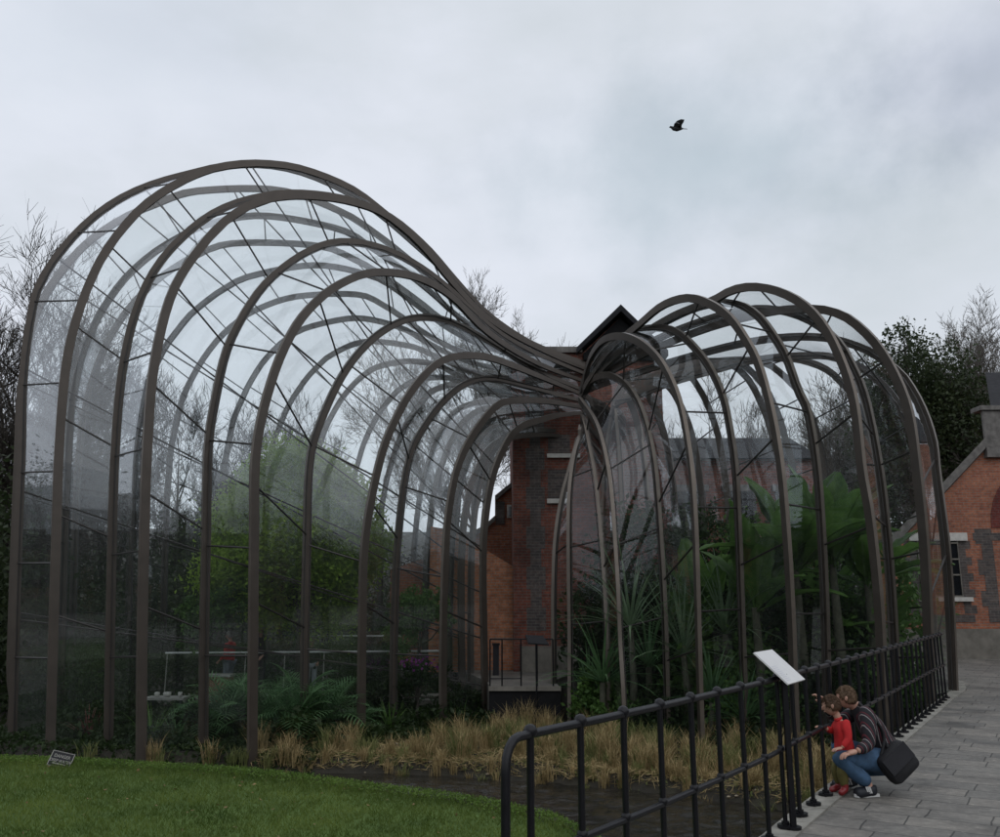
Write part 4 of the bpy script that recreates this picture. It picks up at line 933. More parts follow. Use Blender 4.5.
for k, (px, py, Y, r, mm, lab) in enumerate(((645, 560, 21.6, 1.3, 'leaf_dark', 'tall dark bush at the back behind the pale curved pane'), (608, 600, 21.0, .7, 'leaf_dark', 'narrow dark bush near the yard side of the smaller glasshouse'), (700, 560, 22.0, 1.3, 'leaf_dark', 'tall dark bush at the back left of the banana plants'), (755, 560, 22.0, 1.3, 'leaf_mid', 'tall green bush at the back behind the first banana'), (815, 575, 21.8, 1.3, 'leaf_dark', 'tall dark bush at the back behind the tallest banana'), (868, 590, 21.0, 1.1, 'leaf_mid', 'tall green bush at the back near the last ribs'), (725, 640, 19.4, .9, 'leaf_mid', 'rounded green bush in the middle of the smaller glasshouse'), (785, 630, 19.8, 1.0, 'leaf_dark', 'rounded dark bush between two banana stems'), (845, 625, 19.6, .9, 'leaf_mid', 'rounded green bush right of the tallest banana stem'))):
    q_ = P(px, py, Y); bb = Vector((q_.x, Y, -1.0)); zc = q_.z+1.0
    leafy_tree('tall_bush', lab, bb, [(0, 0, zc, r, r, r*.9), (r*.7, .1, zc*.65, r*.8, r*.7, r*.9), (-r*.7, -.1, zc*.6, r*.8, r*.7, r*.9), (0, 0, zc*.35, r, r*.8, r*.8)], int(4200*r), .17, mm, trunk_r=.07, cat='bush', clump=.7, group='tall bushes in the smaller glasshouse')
# bank grasses
def tufts(name, label, spots, m, seed, hh, dens=70):
    R = np.random.default_rng(seed); V = []; Fc = []
    for (x, y, s_) in spots:
        n = int(dens*s_); az = R.uniform(0, 2*PI, n); ln_ = R.uniform(.1, .75, n); L = hh*s_*R.uniform(.5, 1.1, n); z0 = gh(x, y)-.03
        bx_ = x+R.normal(0, .06*s_, n); by_ = y+R.normal(0, .06*s_, n)
        for i in range(n):
            dx, dy = math.cos(az[i]), math.sin(az[i]); w = .0055; px_, py_ = -dy*w, dx*w; t = ln_[i]*L[i]; k = len(V)
            V += [(bx_[i]-px_, by_[i]-py_, z0), (bx_[i]+px_, by_[i]+py_, z0), (bx_[i]+dx*t*.35+px_, by_[i]+dy*t*.35+py_, z0+L[i]*.6), (bx_[i]+dx*t*.35-px_, by_[i]+dy*t*.35-py_, z0+L[i]*.6), (bx_[i]+dx*t, by_[i]+dy*t, z0+L[i]*.92)]
            Fc += [(k, k+1, k+2, k+3), (k+3, k+2, k+4)]
    mb = MB(); mb.v = V; mb.f = Fc; o = mb.build(name, M[m]); tag(o, label, 'grass', kind='stuff'); return o
sp = []; sp2 = []
R = random.Random(5)
tries = 0
def infront(x, y):                     # outside both glasshouse walls
    r = x/y; px = 500+F*r*1.03
    return True
while len(sp)+len(sp2) < 500 and tries < 9000:
    tries += 1; px = R.uniform(262, 940); Y_ = R.uniform(12.5, 20.5); x = (px-500)/F*Y_*.99
    s_ = Y_-shoreY(x)
    fx = fenceX(Y_) if Y_ < 16.3 else 8.2
    if s_ < .12 or x > fx-.35: continue
    # distance limit: keep to the strip in front of the glass
    gy_ = float(np.interp(px, [240, 300, 360, 440, 490, 550, 610, 670, 750, 830, 940], [16.7, 17.3, 18.0, 18.9, 19.6, 19.6, 18.9, 17.8, 16.8, 16.0, 16.0]))
    if Y_ > gy_-.1: continue
    den = .25 if px < 420 and s_ > 1.2 else 1
    if R.random() > den: continue
    if noise.noise(Vector((x*1.3, Y_*1.3, 9))) < (-.3 if s_ < 1.0 else -.12): continue
    (sp if R.random() < .6 else sp2).append((x, Y_, R.uniform(.35, .8) if s_ < .8 else R.uniform(.35, 1.25)**1.3))
for x, y, s_ in ((.55, 19.2, 1.5), (.2, 19.3, 1.2), (.9, 19.1, 1.2), (-.1, 19.1, 1.0)): sp.append((x, y, s_))
for px, py in ((60, 768), (135, 771), (190, 772), (215, 772), (228, 772), (250, 774)): q_ = PZ(px, py+3, -1.1); sp2.append((q_.x, shoreY(q_.x)+.3, .9))
for px in (128, 192, 272, 285): q_ = PZ(px, 773, -1.1); sp.append((q_.x, shoreY(q_.x)+.35, 1.0))
tufts('dry_grass', 'golden dry grass tufts along the far bank of the stream', sp, 'straw', 1, .50, 62)
tufts('green_grass', 'half green grass tufts on the bank', sp2, 'straw_green', 2, .45, 60)
# litter / stones on the bank
mb = MB()
for _ in range(260):
    px = R.uniform(262, 900); x0_ = (px-500)/F*15; y_ = shoreY(x0_)+R.uniform(.02, 2.2)
    if x0_ > fenceX(min(y_, 16))-.3: continue
    r_ = R.uniform(.01, .03); mb.ball((x0_, y_, gh(x0_, y_)+r_*.2), (r_*1.3, r_, r_*.6), 6, 4)
tag(mb.build('bank_stones', plain('flint', (.30, .25, .18), .8, 0, .4, 9), smooth=True), 'small stones and litter scattered on the bank', 'stones', kind='stuff')
n = 16000; px = rng.uniform(255, 900, n); yy = rng.uniform(0, 4.5, n); xx = (px-500)/F*16; Ysh = np.interp(xx, sx, sy)+yy
ghv = np.array([gh(a, b) for a, b in zip(xx, Ysh)]); okk = (ghv > -1.13) & (xx < np.interp(Ysh, [p[1] for p in FEN], [p[0] for p in FEN])-.3)
pc_ = np.array([(a, b, gh(a, b)+.03) for a, b in zip(xx[okk], Ysh[okk])])
o = cards('ground_cover', pc_, rng.uniform(.03, .09, len(pc_)), M['straw_green'], nup=.3); tag(o, 'low weeds and fallen blades covering the bank', 'weeds', kind='stuff')
n = 15000; px = rng.uniform(262, 900, n); yy = np.abs(rng.normal(0, 1.4, n)); xx = (px-500)/F*16; Ysh = np.interp(xx, sx, sy)+yy
ghv = np.array([gh(a, b) for a, b in zip(xx, Ysh)]); okk = (ghv > -1.16) & (xx < np.interp(Ysh, [p[1] for p in FEN], [p[0] for p in FEN])-.3) & (yy < 3.8)
pc_ = np.array([(a, b, h_+.03+random.random()*.05) for a, b, h_ in zip(xx[okk], Ysh[okk], ghv[okk])])
o = cards('straw_litter', pc_, rng.uniform(.08, .26, len(pc_)), M['straw'], aspect=.07, nup=.4, dirs=np.stack([rng.normal(size=len(pc_)), rng.normal(size=len(pc_)), rng.normal(0, .25, len(pc_))], 1)); tag(o, 'fallen straw lying on the bank between the tufts', 'litter', kind='stuff')
# lip weeds at lawn edge
n = 16000; t = rng.uniform(0, 1, n); xi = -9.5+t*11; yi = np.interp(xi, Cn[:, 0], Cn[:, 1])+np.abs(rng.normal(0, .16, n))*-1+.12
pc_ = np.stack([xi, yi, np.full(n, -.32)+rng.uniform(0, .05, n)], 1)
o = cards('edge_weeds', pc_, rng.uniform(.012, .035, n), leafmat('clover', (.08, .15, .025), (.16, .25, .05), 1.5), nup=.2); tag(o, 'longer clover and weeds along the lip of the lawn', 'weeds', kind='stuff')

# low planting covering the beds under glass
def beds(name, label, cx_, cy_, rx_, ry_, n):
    a_ = rng.uniform(0, 2*PI, n); rr = np.sqrt(rng.uniform(0, 1, n)); X = cx_+rx_*rr*np.cos(a_); Y = cy_+ry_*rr*np.sin(a_)
    Z = np.array([gh(x, y)+.02+max(0, .28+.5*noise.noise(Vector((x*.9, y*.9, 4)))) * random.random() for x, y in zip(X, Y)])
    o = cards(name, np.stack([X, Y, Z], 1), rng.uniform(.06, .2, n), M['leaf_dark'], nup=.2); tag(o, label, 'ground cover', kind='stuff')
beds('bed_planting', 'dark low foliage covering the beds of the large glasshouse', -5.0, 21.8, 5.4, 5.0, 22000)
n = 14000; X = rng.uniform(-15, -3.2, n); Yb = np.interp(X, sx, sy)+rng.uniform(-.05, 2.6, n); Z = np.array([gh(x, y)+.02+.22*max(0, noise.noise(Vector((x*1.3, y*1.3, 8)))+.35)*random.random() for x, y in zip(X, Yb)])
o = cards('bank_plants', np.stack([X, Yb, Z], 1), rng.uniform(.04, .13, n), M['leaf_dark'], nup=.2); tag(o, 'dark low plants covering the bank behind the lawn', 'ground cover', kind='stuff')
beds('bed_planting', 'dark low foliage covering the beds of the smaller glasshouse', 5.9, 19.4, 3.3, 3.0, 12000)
# trees outside
def gz(x, y): return gh(x, y)-.1
def T(px, Y): r = ray(px, 600); return r[0]/r[1]*Y
for k, (px, Y, H_, sp_, lab, m_) in enumerate(((10, 32, 17.2, 1.0, 'bare tree standing highest at the left edge of the picture', 'bark'), (48, 34, 16.8, 1.0, 'bare tree just left of the large glasshouse crown', 'bark'), (115, 36, 12, 1.1, 'bare tree behind the left ribs of the large glasshouse', 'bark'), (165, 40, 12.5, 1.0, 'thin bare tree behind the third and fourth ribs', 'bark'), (-25, 30, 12, 1.0, 'bare tree beyond the left edge with twigs reaching in', 'bark'),
      (478, 48, 20.0, 1.2, 'rounded bare tree whose top shows above the sweeping ribs', 'bark_pale'), (562, 60, 16, 1.1, 'distant bare tree top beside the black gable', 'bark_pale'), (735, 45, 14.5, 1.1, 'bare tree seen through the top of the smaller glasshouse', 'bark_pale'), (842, 42, 12.6, 1.0, 'bare tree seen through the right ribs of the smaller glasshouse', 'bark_pale'),
      (968, 44, 16.3, .8, 'pale bare tree with upright twigs at the right edge', 'bark_pale'), (1012, 46, 15.5, .8, 'pale bare tree behind the brick cottage roof', 'bark_pale'), (905, 40, 14.4, .9, 'bare tree rising through the dark ivy mass', 'bark_pale'), (230, 42, 12, 1.0, 'bare tree behind the middle of the large glasshouse', 'bark'), (40, 30, 9, 1.2, 'smaller bare tree low at the left behind the glass', 'bark'), (300, 46, 13, 1.1, 'bare tree far behind the bright evergreen', 'bark'))):
    x = T(px, Y); bare_tree('bare_tree', lab, (x, Y, gz(x, Y)), H_-gz(x, Y)*0, sp_, 100+k, m_, depth=7 if k in (5, 9, 10, 11) else 6, group='bare winter trees', twigs=3)
Y = 38
bb = Vector((T(925, Y), Y, gz(T(925, Y), Y)))
leafy_tree('ivy_tree', 'tall dark ivy covered tree right of the smaller glasshouse', bb, [rel(905, 350, 1.25, bb, Y), rel(915, 385, 2.2, bb, Y), rel(945, 400, 1.9, bb, Y), rel(895, 400, 1.6, bb, Y), rel(930, 435, 2.6, bb, Y), rel(965, 440, 1.5, bb, Y), rel(900, 450, 2.2, bb, Y), rel(950, 470, 1.9, bb, Y), rel(905, 500, 2.2, bb, Y)], 26000, .20, 'leaf_ivy', trunk_r=.4, clump=.6)
# dark wood round the valley: understorey behind the houses, and the wooded slopes all round
def wood(name, label, spots, n_each, size, m):
    C = []
    for x, y, z, r, h_ in spots:
        nc = n_each//20; d = rng.normal(size=(nc, 3)); d /= np.linalg.norm(d, axis=1)[:, None]; d[:, 2] = np.abs(d[:, 2])
        cc = np.array([x, y, z])+d*np.array([r, r, h_])*rng.uniform(.3, 1.05, nc)[:, None]
        C.append(np.repeat(cc, 20, 0)+rng.normal(size=(nc*20, 3))*min(size*2.2, .75))
    C = np.concatenate(C); o = cards(name, C, rng.uniform(.6, 1.3, len(C))*size, M[m]); tag(o, label, 'undergrowth', kind='stuff'); return o
spots = []
for k in range(34):
    px = R.uniform(-120, 460); Y = R.uniform(31, 42); x = T(px, Y); hh_ = R.uniform(3.5, 6.5) if px < 230 else R.uniform(2.5, 5.0)
    spots.append((x, Y, gz(x, Y), R.uniform(1.6, 3), hh_))
for k in range(6): px = R.uniform(-60, 14); Y = R.uniform(22, 30); x = T(px, Y); spots.append((x, Y, gz(x, Y), 1.6, R.uniform(4.5, 8)))
wood('thicket', 'dark tangled undergrowth behind the large glasshouse', spots, 1900, .22, 'leaf_ivy')
spots = [(T(px, 36), 36+R.uniform(-1, 5), gz(T(px, 36), 36), 2.4, R.uniform(3, 6.5)) for px in range(640, 1100, 26)]
wood('brushwood', 'dark undergrowth behind the brick ranges on the right', spots, 1500, .22, 'leaf_ivy')
spots = []
for k in range(150):
    a_ = R.uniform(0, 2*PI); rr = R.uniform(55, 85); x, y = rr*math.sin(a_), rr*math.cos(a_)
    lim = 9 if y > 0 else 17
    spots.append((x, y, gz(x, y)-1, R.uniform(5, 9), R.uniform(.6, 1)*lim*(.55 if y > 0 and -40 < math.degrees(math.atan2(x, y)) < 40 else 1)))
wood('far_wood', 'far-off leafless woodland on the valley sides', spots, 3200, .34, 'brush')
spots = []
for k in range(46):                    # unseen trees added behind the viewer to darken what the panes mirror
    x = R.uniform(-38, 38); y = R.uniform(-30, -20); spots.append((x, y, -.5, R.uniform(3, 5), R.uniform(4, 8)))
for k in range(14):  # low unseen row on the left, leaving sky to reflect above it
    y = R.uniform(-12, 22); spots.append((R.uniform(-38, -30), y, -.5, 4, R.uniform(3, 5)))
for k in range(10):  # tall unseen row added on the right to give dark reflections
    y = R.uniform(-12, 22); spots.append((R.uniform(20, 30), y, -.5, 4, R.uniform(9, 13)))
wood('unseen_wood', 'unseen dark trees added behind and beside the viewer to darken the pane reflections', spots, 6500, .22, 'leaf_ivy')

# ------------------------------------------------------------------ bird
bd = P(676.5, 125.5, 24); br = empty('bird', bd); tag(br, 'dark pigeon flying with raised wings against the cloudy sky', 'bird')
mb = MB(); c0 = Vector((0, 0, 0)); k_ = 24/F
def bp(px, py, dy=0): return P(px, py, 24+dy)-bd
mb.tube([bp(669.2, 127.5), bp(670.3, 127.0), bp(671.5, 127.3), bp(673.5, 128.6), bp(677, 129.0), bp(680.5, 128.7), bp(683, 128.6)], [.006, .032, .036, .062, .075, .05, .02], 10)
o = mb.build('body', M['feather'], smooth=True); o.parent = br
mb = MB(); mb.prism([bp(681, 128.2, -.05), bp(687, 128.7, -.05), bp(687.5, 129.2, .05), bp(681, 129.0, .05)], (0, 0, -.006)); o = mb.build('tail', M['feather_p']); o.parent = br
for dy, w in ((-.06, 1), (.09, 1.1)):
    a_ = [bp(673.3, 127.6, dy*.5), bp(674.2, 123.8, dy*2), bp(677, 120.8, dy*3.5), bp(681, 119.2, dy*4.5), bp(684.5, 119.6, dy*5), bp(683.6, 122.2, dy*4.4), bp(681.8, 125, dy*3), bp(681.5, 128.4, dy*.6)]
    mb = MB(); mb.prism(a_, (0, .006, 0)); wo = mb.build('wing', M['feather']); wo.parent = br
    if dy < 0:
        mb = MB(); mb.prism([bp(674.5, 123.4, dy*2-.012), bp(677, 122.0, dy*3.3-.012), bp(679.5, 123.4, dy*3.2-.012), bp(679.3, 124.2, dy*3-.012), bp(677, 123.0, dy*3-.012)], (0, .004, 0)); o = mb.build('wing_bar', M['feather_p']); o.parent = wo

# ------------------------------------------------------------------ people
def skinned(name, chains, m, parent=None, sub=2, extra=None):
    """chains: list of (list of (point, radius)); first chain is the root, others join to the nearest existing vertex if given as ('j', index)"""
    vs, es, rs = [], [], []
    key = {}
    for ch in chains:
        prev = None
        for (p, r) in ch:
            kk = tuple(round(c, 4) for c in p)
            if kk in key: i = key[kk]
            else: i = len(vs); vs.append(tuple(p)); rs.append(r); key[kk] = i
            if prev is not None and prev != i: es.append((prev, i))
            prev = i
    me = bpy.data.meshes.new(name); me.from_pydata(vs, es, []); o = bpy.data.objects.new(name, me); COL.objects.link(o)
    md = o.modifiers.new('s', 'SKIN'); md.use_smooth_shade = True; md.branch_smoothing = .6
    sv = me.skin_vertices[0].data
    for i, r in enumerate(rs):
        rr = r if hasattr(r, '__len__') else (r, r); sv[i].radius = rr; sv[i].use_root = False
    # one root per island
    par = list(range(len(vs)))
    def find(a):
        while par[a] != a: a = par[a]
        return a
    for a, b in es: par[find(a)] = find(b)
    seen = set()
    for i in range(len(vs)):
        f = find(i)
        if f not in seen: seen.add(f); sv[i].use_root = True
    ms = o.modifiers.new('u', 'SUBSURF'); ms.levels = sub; ms.render_levels = sub
    dg = bpy.context.evaluated_depsgraph_get(); nm = bpy.data.meshes.new_from_object(o.evaluated_get(dg)); bpy.data.objects.remove(o)
    nm.name = name
    if extra:
        V = [tuple(v.co) for v in nm.vertices]; Fs = [tuple(p.vertices) for p in nm.polygons]; n0 = len(V)
        V += extra.v; Fs += [tuple(i+n0 for i in f) for f in extra.f]; nm = bpy.data.meshes.new(name); nm.from_pydata(V, [], Fs)
    nm.materials.clear(); nm.materials.append(m); nm.shade_smooth()
    o = bpy.data.objects.new(name, nm); COL.objects.link(o)
    if parent: o.parent = parent
    return o
def L3(a, b, t): return Vector(a).lerp(Vector(b), t)
def hand(wrist, d, nrm, sc, curl=.4):
    """palm plus five finger chains"""
    d = d.normalized(); nrm = (nrm-d*nrm.dot(d)).normalized(); side = d.cross(nrm); ch = []
    pe = wrist+d*.085*sc
    ch.append([(wrist, (.024*sc, .024*sc)), (wrist+d*.045*sc, (.036*sc, .020*sc)), (pe, (.036*sc, .017*sc))])
    for k, (o_, l_) in enumerate(((-.030, .066), (-.011, .075), (.010, .070), (.030, .054))):
        p0 = pe-d*.012*sc+side*o_*sc; p1 = p0+(d+side*o_*4)*l_*.5*sc; dd = (d*math.cos(curl)+nrm*math.sin(curl)); p2 = p1+dd*l_*.35*sc; dd2 = (d*math.cos(curl*2)+nrm*math.sin(curl*2)); p3 = p2+dd2*l_*.3*sc
        ch.append([(p0, .0095*sc), (p1, .009*sc), (p2, .0082*sc), (p3, .0068*sc)])
    t0 = wrist+d*.02*sc-side*.026*sc; t1 = t0+(d*.7-side).normalized()*.036*sc; t2 = t1+(d*1.1-side*.4+nrm*.3).normalized()*.032*sc
    ch.append([(t0, .013*sc), (t1, .011*sc), (t2, .0085*sc)])
    return ch
def headmesh(c, fwd, up, r):
    fwd = fwd.normalized(); up = (up-fwd*up.dot(fwd)).normalized(); sd_ = fwd.cross(up); Mx = Matrix((fwd, sd_, up)).transposed(); mb = MB()
    mb.ball(c, (r*.95, r*.78, r*1.08), 20, 14, Mx)
    V = []
    for v in mb.v:
        q_ = Mx.inverted() @ (Vector(v)-c)
        if q_.x > 0 and q_.z < 0: q_.y *= 1-.28*min(1, -q_.z/r); q_.x *= 1+.02
        if q_.x < 0 and q_.z < -.3*r: q_.x *= .75
        if q_.x > .6*r and abs(q_.z-(.05*r)) < .25*r and abs(abs(q_.y)-.28*r) < .18*r: q_.x -= .05*r
        V.append(tuple(c+Mx @ q_))
    mb.v = V
    w = lambda x, y, z: c+Mx @ Vector((x*r, y*r, z*r))
    mb.tube([w(.86, 0, .12), w(1.05, 0, -.10), w(1.10, 0, -.22), w(.93, 0, -.30)], [r*.06, r*.10, r*.13, r*.09], 8)   # nose
    mb.tube([w(.80, -.24, -.52), w(.93, 0, -.50), w(.80, .24, -.52)], [r*.04, r*.075, r*.04], 6)                       # lips
    for s_ in (-1, 1):
        mb.ball(w(.80, s_*.30, .06), (r*.10, r*.13, r*.08), 8, 6, Mx)
        mb.ball(w(-.05, s_*.80, -.05), (r*.16, r*.07, r*.26), 10, 6, Mx)
        mb.ball(w(-.12, s_*.86, -.02), (r*.10, r*.05, r*.19), 8, 6, Mx)
    return mb, Mx
def hairmesh(c, Mx, r, low=-.25, front=.35, th=1.04):
    mb = MB(); mb.ball(c, (r*.97*th, r*.82*th, r*1.08*th), 26, 18, Mx); V = mb.v; inv = Mx.inverted(); keepf = []
    loc = [inv @ (Vector(v)-c) for v in V]
    for f in mb.f:
        q_ = sum((loc[i] for i in f), Vector())/len(f)/r
        lim = low if q_.x < -.05 else low+(front-low)*min(1, (q_.x+.05)/.75)
        if q_.x > .55: lim = front+.18
        if q_.z > lim: keepf.append(f)
    mb.f = keepf
    loc2 = list(keepf); rr_ = random.Random(3)
    for _ in range(1500):
        f = rr_.choice(loc2); q0 = V[f[0]]; q0 = Vector(q0).lerp(Vector(V[f[2]]), rr_.random()); out = (q0-c).normalized(); lq = inv @ (q0-c)
        dn = (Mx @ Vector((-.25+.9*(lq.x > .2*r), rr_.uniform(-.5, .5), -1))); dn = (dn-out*dn.dot(out)).normalized(); sd0 = dn.cross(out); L0 = r*rr_.uniform(.12, .28); k0 = len(mb.v)
        mb.v += [tuple(q0+sd0*r*.018), tuple(q0-sd0*r*.018), tuple(q0+dn*L0+out*r*rr_.uniform(.0, .035))]; mb.f.append((k0, k0+1, k0+2))
    V = mb.v
    mb.v = [tuple(Vector(v)+Vector((noise.noise(Vector(v)*60), noise.noise(Vector(v)*60+Vector((5, 5, 5))), noise.noise(Vector(v)*70)))*r*.045) for v in V]
    return mb
def person(label, J, fwd, hfwd, sc, mats, hands=(True, True), hup=Vector((0, 0, 1)), hr=.100, shoes='shoe', group=None, curl=.5, lowhair=-.35, boots=False):
    """J: dict of joint positions in world space; root is the body mesh"""
    o0 = Vector((J['pel'].x, J['pel'].y, 0)); J = {k: v-o0 for k, v in J.items()}
    s_ = sc; body = []
    nk = J['neck']; ch_ = J['chest']; pe = J['pel']; ab = L3(ch_, pe, .55)+J.get('belly', Vector())*0; hd = J['head']
    body.append([(pe, (.10*s_, .08*s_)), (ab, (.085*s_, .07*s_)), (ch_, (.08*s_, .07*s_)), (L3(ch_, nk, .7), (.05*s_, .05*s_)), (nk, .052*s_), (L3(nk, hd, .7), .052*s_)])
    for a in 'LR':
        sh, el, wr = J['sh'+a], J['el'+a], J['wr'+a]; body.append([(ch_, (.08*s_, .07*s_)), (sh, .030*s_), (L3(sh, el, .5), .034*s_), (el, .031*s_), (L3(el, wr, .4), .032*s_), (wr, .025*s_)])
        hp, kn, an, to = J['hp'+a], J['kn'+a], J['an'+a], J['to'+a]; body.append([(pe, (.10*s_, .08*s_)), (hp, .078*s_), (L3(hp, kn, .5), .074*s_), (kn, .042*s_), (L3(kn, an, .35), .045*s_), (an, .028*s_), (L3(an, to, .8), (.036*s_, .024*s_))])
    for a in 'LR':
        wr = J['wr'+a]; el = J['el'+a]; hd_dir = J.get('hd'+a, wr-el); hd_dir = hd_dir if 'hd'+a not in J else (J['hd'+a]-wr)
        hsc = s_*1.0; body += hand(wr-hd_dir.normalized()*.004, hd_dir, J.get('hn'+a, Vector((0, 0, -1)))+(o0 if 'hn'+a in J else Vector()), hsc, curl)
    hm, Mx = headmesh(hd, hfwd, hup, hr)
    root = skinned('person', body, M['skin'], None, 2, hm); root.location = o0; tag(root, label, 'person', group)
    hh = hairmesh(hd, Mx, hr, lowhair).build('hair', M[mats[0]], root, smooth=True)
    sol = hh.modifiers.new('t', 'SOLIDIFY'); sol.thickness = .008*s_; sol.offset = 1
    top = [[(L3(pe, ab, -.1), (.155*s_, .135*s_)), (L3(pe, ab, .4), (.165*s_, .14*s_)), (ab, (.165*s_, .14*s_)), (ch_, (.178*s_, .14*s_)), (L3(ch_, nk, .72), (.10*s_, .085*s_)), (L3(ch_, nk, .98), (.062*s_, .06*s_))]]
    for a in 'LR':
        sh, el, wr = J['sh'+a], J['el'+a], J['wr'+a]; top.append([(ch_, (.178*s_, .14*s_)), (sh, .085*s_), (L3(sh, el, .5), .064*s_), (el, .054*s_), (L3(el, wr, .5), .048*s_), (L3(el, wr, .95), .036*s_)])
    tp = skinned('top', top, M[mats[1]] if isinstance(mats[1], str) else mats[1], root)
    bot = []
    for a in 'LR':
        hp, kn, an, to = J['hp'+a], J['kn'+a], J['an'+a], J['to'+a]; bot.append([(pe, (.142*s_, .115*s_)), (hp, .103*s_), (L3(hp, kn, .5), .09*s_), (kn, .085*s_), (L3(kn, an, .4), .068*s_), (L3(kn, an, .97), .056*s_)])
    skinned('trousers', bot, M[mats[2]], root)
    for a in 'LR':
        kn, an, to = J['kn'+a], J['an'+a], J['to'+a]; fd_ = (to-an); fd_.z = 0; fd_ = fd_.normalized(); hz = Vector((an.x, an.y, to.z))
        up_ = L3(an, kn, .75 if boots else .05)
        chs = [[(up_, .042*s_), (Vector((an.x, an.y, .050*s_)), .058*s_), (Vector((*L3(an, to, .5)[:2], .036*s_)), (.054*s_, .05*s_)), (Vector((to.x, to.y, .030*s_))+fd_*.05*s_, (.052*s_, .04*s_))], [(Vector((an.x, an.y, .050*s_)), .058*s_), (Vector((an.x, an.y, .038*s_))-fd_*.05*s_, .046*s_)]]
        if boots: chs = [[(up_, .064*s_), (L3(up_, an, .6), .058*s_), (an, .054*s_), (L3(an, to, .5), (.05*s_, .045*s_)), (to, (.046*s_, .036*s_))]]
        sh_ = skinned('boot' if boots else 'shoe', chs, M[shoes], root)
        if not boots and shoes == 'shoe' and sc > .9 and 'man' in label:
            mb = MB(); sd2 = Vector((-fd_.y, fd_.x, 0))
            for sgn in (-1, 1):
                for t in (.35, .5, .65):
                    c_ = L3(an, to, t)+sd2*sgn*.043; c_.z = .055; mb.prism([c_+fd_*.012+Vector((0, 0, .038)), c_+fd_*.0-Vector((0, 0, .0))+Vector((0, 0, .038)), c_-fd_*.018-Vector((0, 0, .018)), c_-fd_*.006-Vector((0, 0, .018))], sd2*sgn*.006)
            mb.build('stripes', M['rubber_white'], sh_)
            mb = MB(); b_ = an-fd_*.055; b_.z = .002
            lf = Vector(((to-an).x, (to-an).y, 0)).length+.095; mb.prism([b_+sd2*.036, b_+fd_*lf+sd2*.036, b_+fd_*(lf+.02), b_+fd_*lf-sd2*.036, b_-sd2*.036], (0, 0, .026)); mb.build('sole', M['rubber_white'], sh_)
    return root, o0
# crouching man
d = 8.45
shirt = shirtmat(None, (.82, .45, .25))
J = dict(pel=P(886, 757, d), chest=P(870, 720, d), neck=P(853, 704, d), head=P(846.5, 697, d-.01),
  shL=P(868, 712, d-.19), elL=P(869, 745, d-.28), wrL=P(857, 751, d-.34), hdL=P(850, 753, d-.34), shR=P(858, 711, d+.19), elR=P(838, 722, d+.24), wrR=P(826, 706, d+.1), hdR=P(821, 699, d+.08),
  hpL=P(880, 760, d-.11), knL=P(837, 758, d-.24), anL=P(871, 784, d-.22), toL=P(860, 790.5, d-.24), hpR=P(880, 760, d+.1), knR=P(835, 745, d+.17), anR=P(854, 779, d+.14), toR=P(838, 784, d+.14))
for q_ in ('toL', 'toR'): J[q_].z = .03
for q_ in ('anL', 'anR'): J[q_].z = .095
man, mo = person('crouching man in striped shirt and blue jeans with arm round the child at the railing', J, Vector((-1, .4, 0)), Vector((-1, .55, -.1)), 1.14, ('hair_m', shirt, 'denim'), hr=.092, lowhair=-.5)
# shoulder bag
bg_ = empty('shoulder_bag', P(897, 762, d-.22)); tag(bg_, 'large black shoulder bag hanging at the crouching man\'s hip', 'bag')
mb = MB(); ang = math.radians(-38); w_, h_ = .155, .135
bl = bg_.location; u_ = Vector((math.cos(ang), .25, math.sin(ang))).normalized(); u_ = Vector((math.cos(math.radians(38)), .15, math.sin(math.radians(38)))).normalized(); v_ = Vector((-math.sin(math.radians(38)), 0, math.cos(math.radians(38)))).normalized(); n_ = u_.cross(v_).normalized()
pr = []
for t in range(24):
    th = 2*PI*t/24; ex = .32; cx_ = abs(math.cos(th))**ex*math.copysign(1, math.cos(th)); cy_ = abs(math.sin(th))**ex*math.copysign(1, math.sin(th)); pr.append((cx_, cy_))
lay = [(-.07, .86), (-.055, .97), (0, 1.03), (.055, .97), (.07, .86)]
for off_, sc_ in lay:
    for cx_, cy_ in pr: mb.v.append(tuple(u_*cx_*w_*sc_+v_*cy_*h_*sc_+n_*off_))
for i in range(4):
    for k in range(24): mb.f.append((i*24+k, i*24+(k+1) % 24, (i+1)*24+(k+1) % 24, (i+1)*24+k))
mb.f += [tuple(range(24))[::-1], tuple(range(96, 120))]
bo = mb.build('body', M['bag_fabric'], bg_, auto=math.radians(60))
mb = MB(); sgn = 1 if n_.y < 0 else -1
mb.prism([u_*-.14+v_*.12+n_*sgn*.074, u_*.14+v_*.12+n_*sgn*.074, u_*.14-v_*.03+n_*sgn*.078, u_*-.14-v_*.03+n_*sgn*.078], n_*sgn*.012); mb.build('flap', M['dark_cloth'], bg_)
mb = MB(); pts_ = [u_*-.13+v_*.10, P(884, 735, d-.18)-bl, P(872, 716, d-.17)-bl, P(862, 706, d-.12)-bl, P(858, 705, d+.05)-bl, P(866, 712, d+.16)-bl, P(884, 730, d+.17)-bl, u_*.02+v_*.14]
mb.tube(catmull(pts_, 6), .014, 6); mb.build('strap', M['bag_fabric'], bg_, smooth=True)
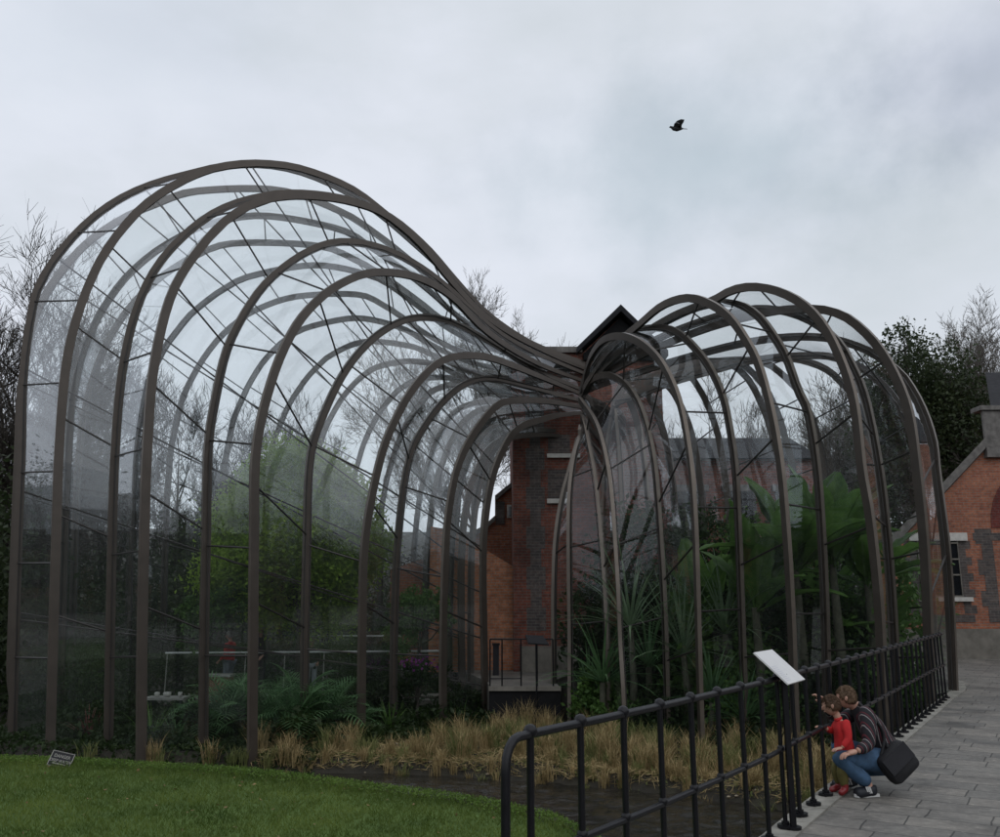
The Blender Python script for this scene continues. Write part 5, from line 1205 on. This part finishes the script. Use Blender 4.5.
# child
d = 8.30
J = dict(pel=P(845, 752, d), chest=P(842, 729, d), neck=P(837, 716, d), head=P(831.5, 705, d),
  shL=P(845, 722, d-.095), elL=P(849, 738, d-.12), wrL=P(842, 748, d-.14), shR=P(838, 723, d+.08), elR=P(833, 731, d+.10), wrR=P(826, 728.5, d+.04), hdR=P(821, 727, d+.04), hdL=P(836, 749, d-.15),
  hpL=P(847, 758, d-.05), knL=P(842, 772, d-.06), anL=P(845, 786, d-.07), toL=P(839, 791, d-.10), hpR=P(843, 758, d+.05), knR=P(836, 770, d+.06), anR=P(840, 783, d+.07), toR=P(829, 787, d+.05))
for q_ in ('toL', 'toR'): J[q_].z = .025
for q_ in ('anL', 'anR'): J[q_].z = .06
ch, c0_ = person('small child in red jumper and red boots holding the railing', J, Vector((-1, .3, 0)), Vector((-1, .35, -.25)), .68, ('hair_c', 'red_knit', 'olive_cloth'), hr=.083, shoes='red_rubber', boots=True, lowhair=-.6)
# visitors inside
def stander(label, px, Y, zf, h_, fwd, mats, shoes='dark_cloth', arm=None, group='visitors in the large glasshouse'):
    x = T(px, Y); s_ = h_/1.75; b = Vector((x, Y, zf)); f = Vector(fwd).normalized(); sd_ = Vector((-f.y, f.x, 0))
    q_ = lambda a, s2, z: b+f*a*s_+sd_*s2*s_+Vector((0, 0, z*s_))
    J = dict(pel=q_(0, 0, .95), chest=q_(.0, 0, 1.28), neck=q_(.0, 0, 1.48), head=q_(.03, 0, 1.62), shL=q_(0, .18, 1.40), elL=q_(-.03, .24, 1.12), wrL=q_(.16, .2, .98), shR=q_(0, -.18, 1.40), elR=q_(.05, -.24, 1.14), wrR=q_(.28, -.16, 1.16),
      hpL=q_(0, .09, .9), knL=q_(.02, .10, .5), anL=q_(-.01, .10, .09), toL=q_(.14, .11, .03), hpR=q_(0, -.09, .9), knR=q_(.02, -.10, .5), anR=q_(-.01, -.10, .09), toR=q_(.14, -.12, .03))
    return person(label, J, f, f, s_, mats, hr=.108*s_, shoes=shoes, group=group)
stander('visitor in bright red coat and grey trousers by the white handrail', 233, 22.6, WZ, 1.62, (-1, .3, 0), ('hair_g', 'red_coat', 'grey_trousers'))
stander('visitor in dark clothes right of the one in the red coat', 263, 22.9, WZ, 1.78, (-.4, -1, 0), ('hair_g', 'dark_cloth', 'dark_cloth'))
stander('visitor in dark jacket with pale bag under the evergreen tree', 314, 23.1, WZ, 1.45, (.2, -1, 0), ('hair_m', 'dark_cloth', 'pale_cloth'))
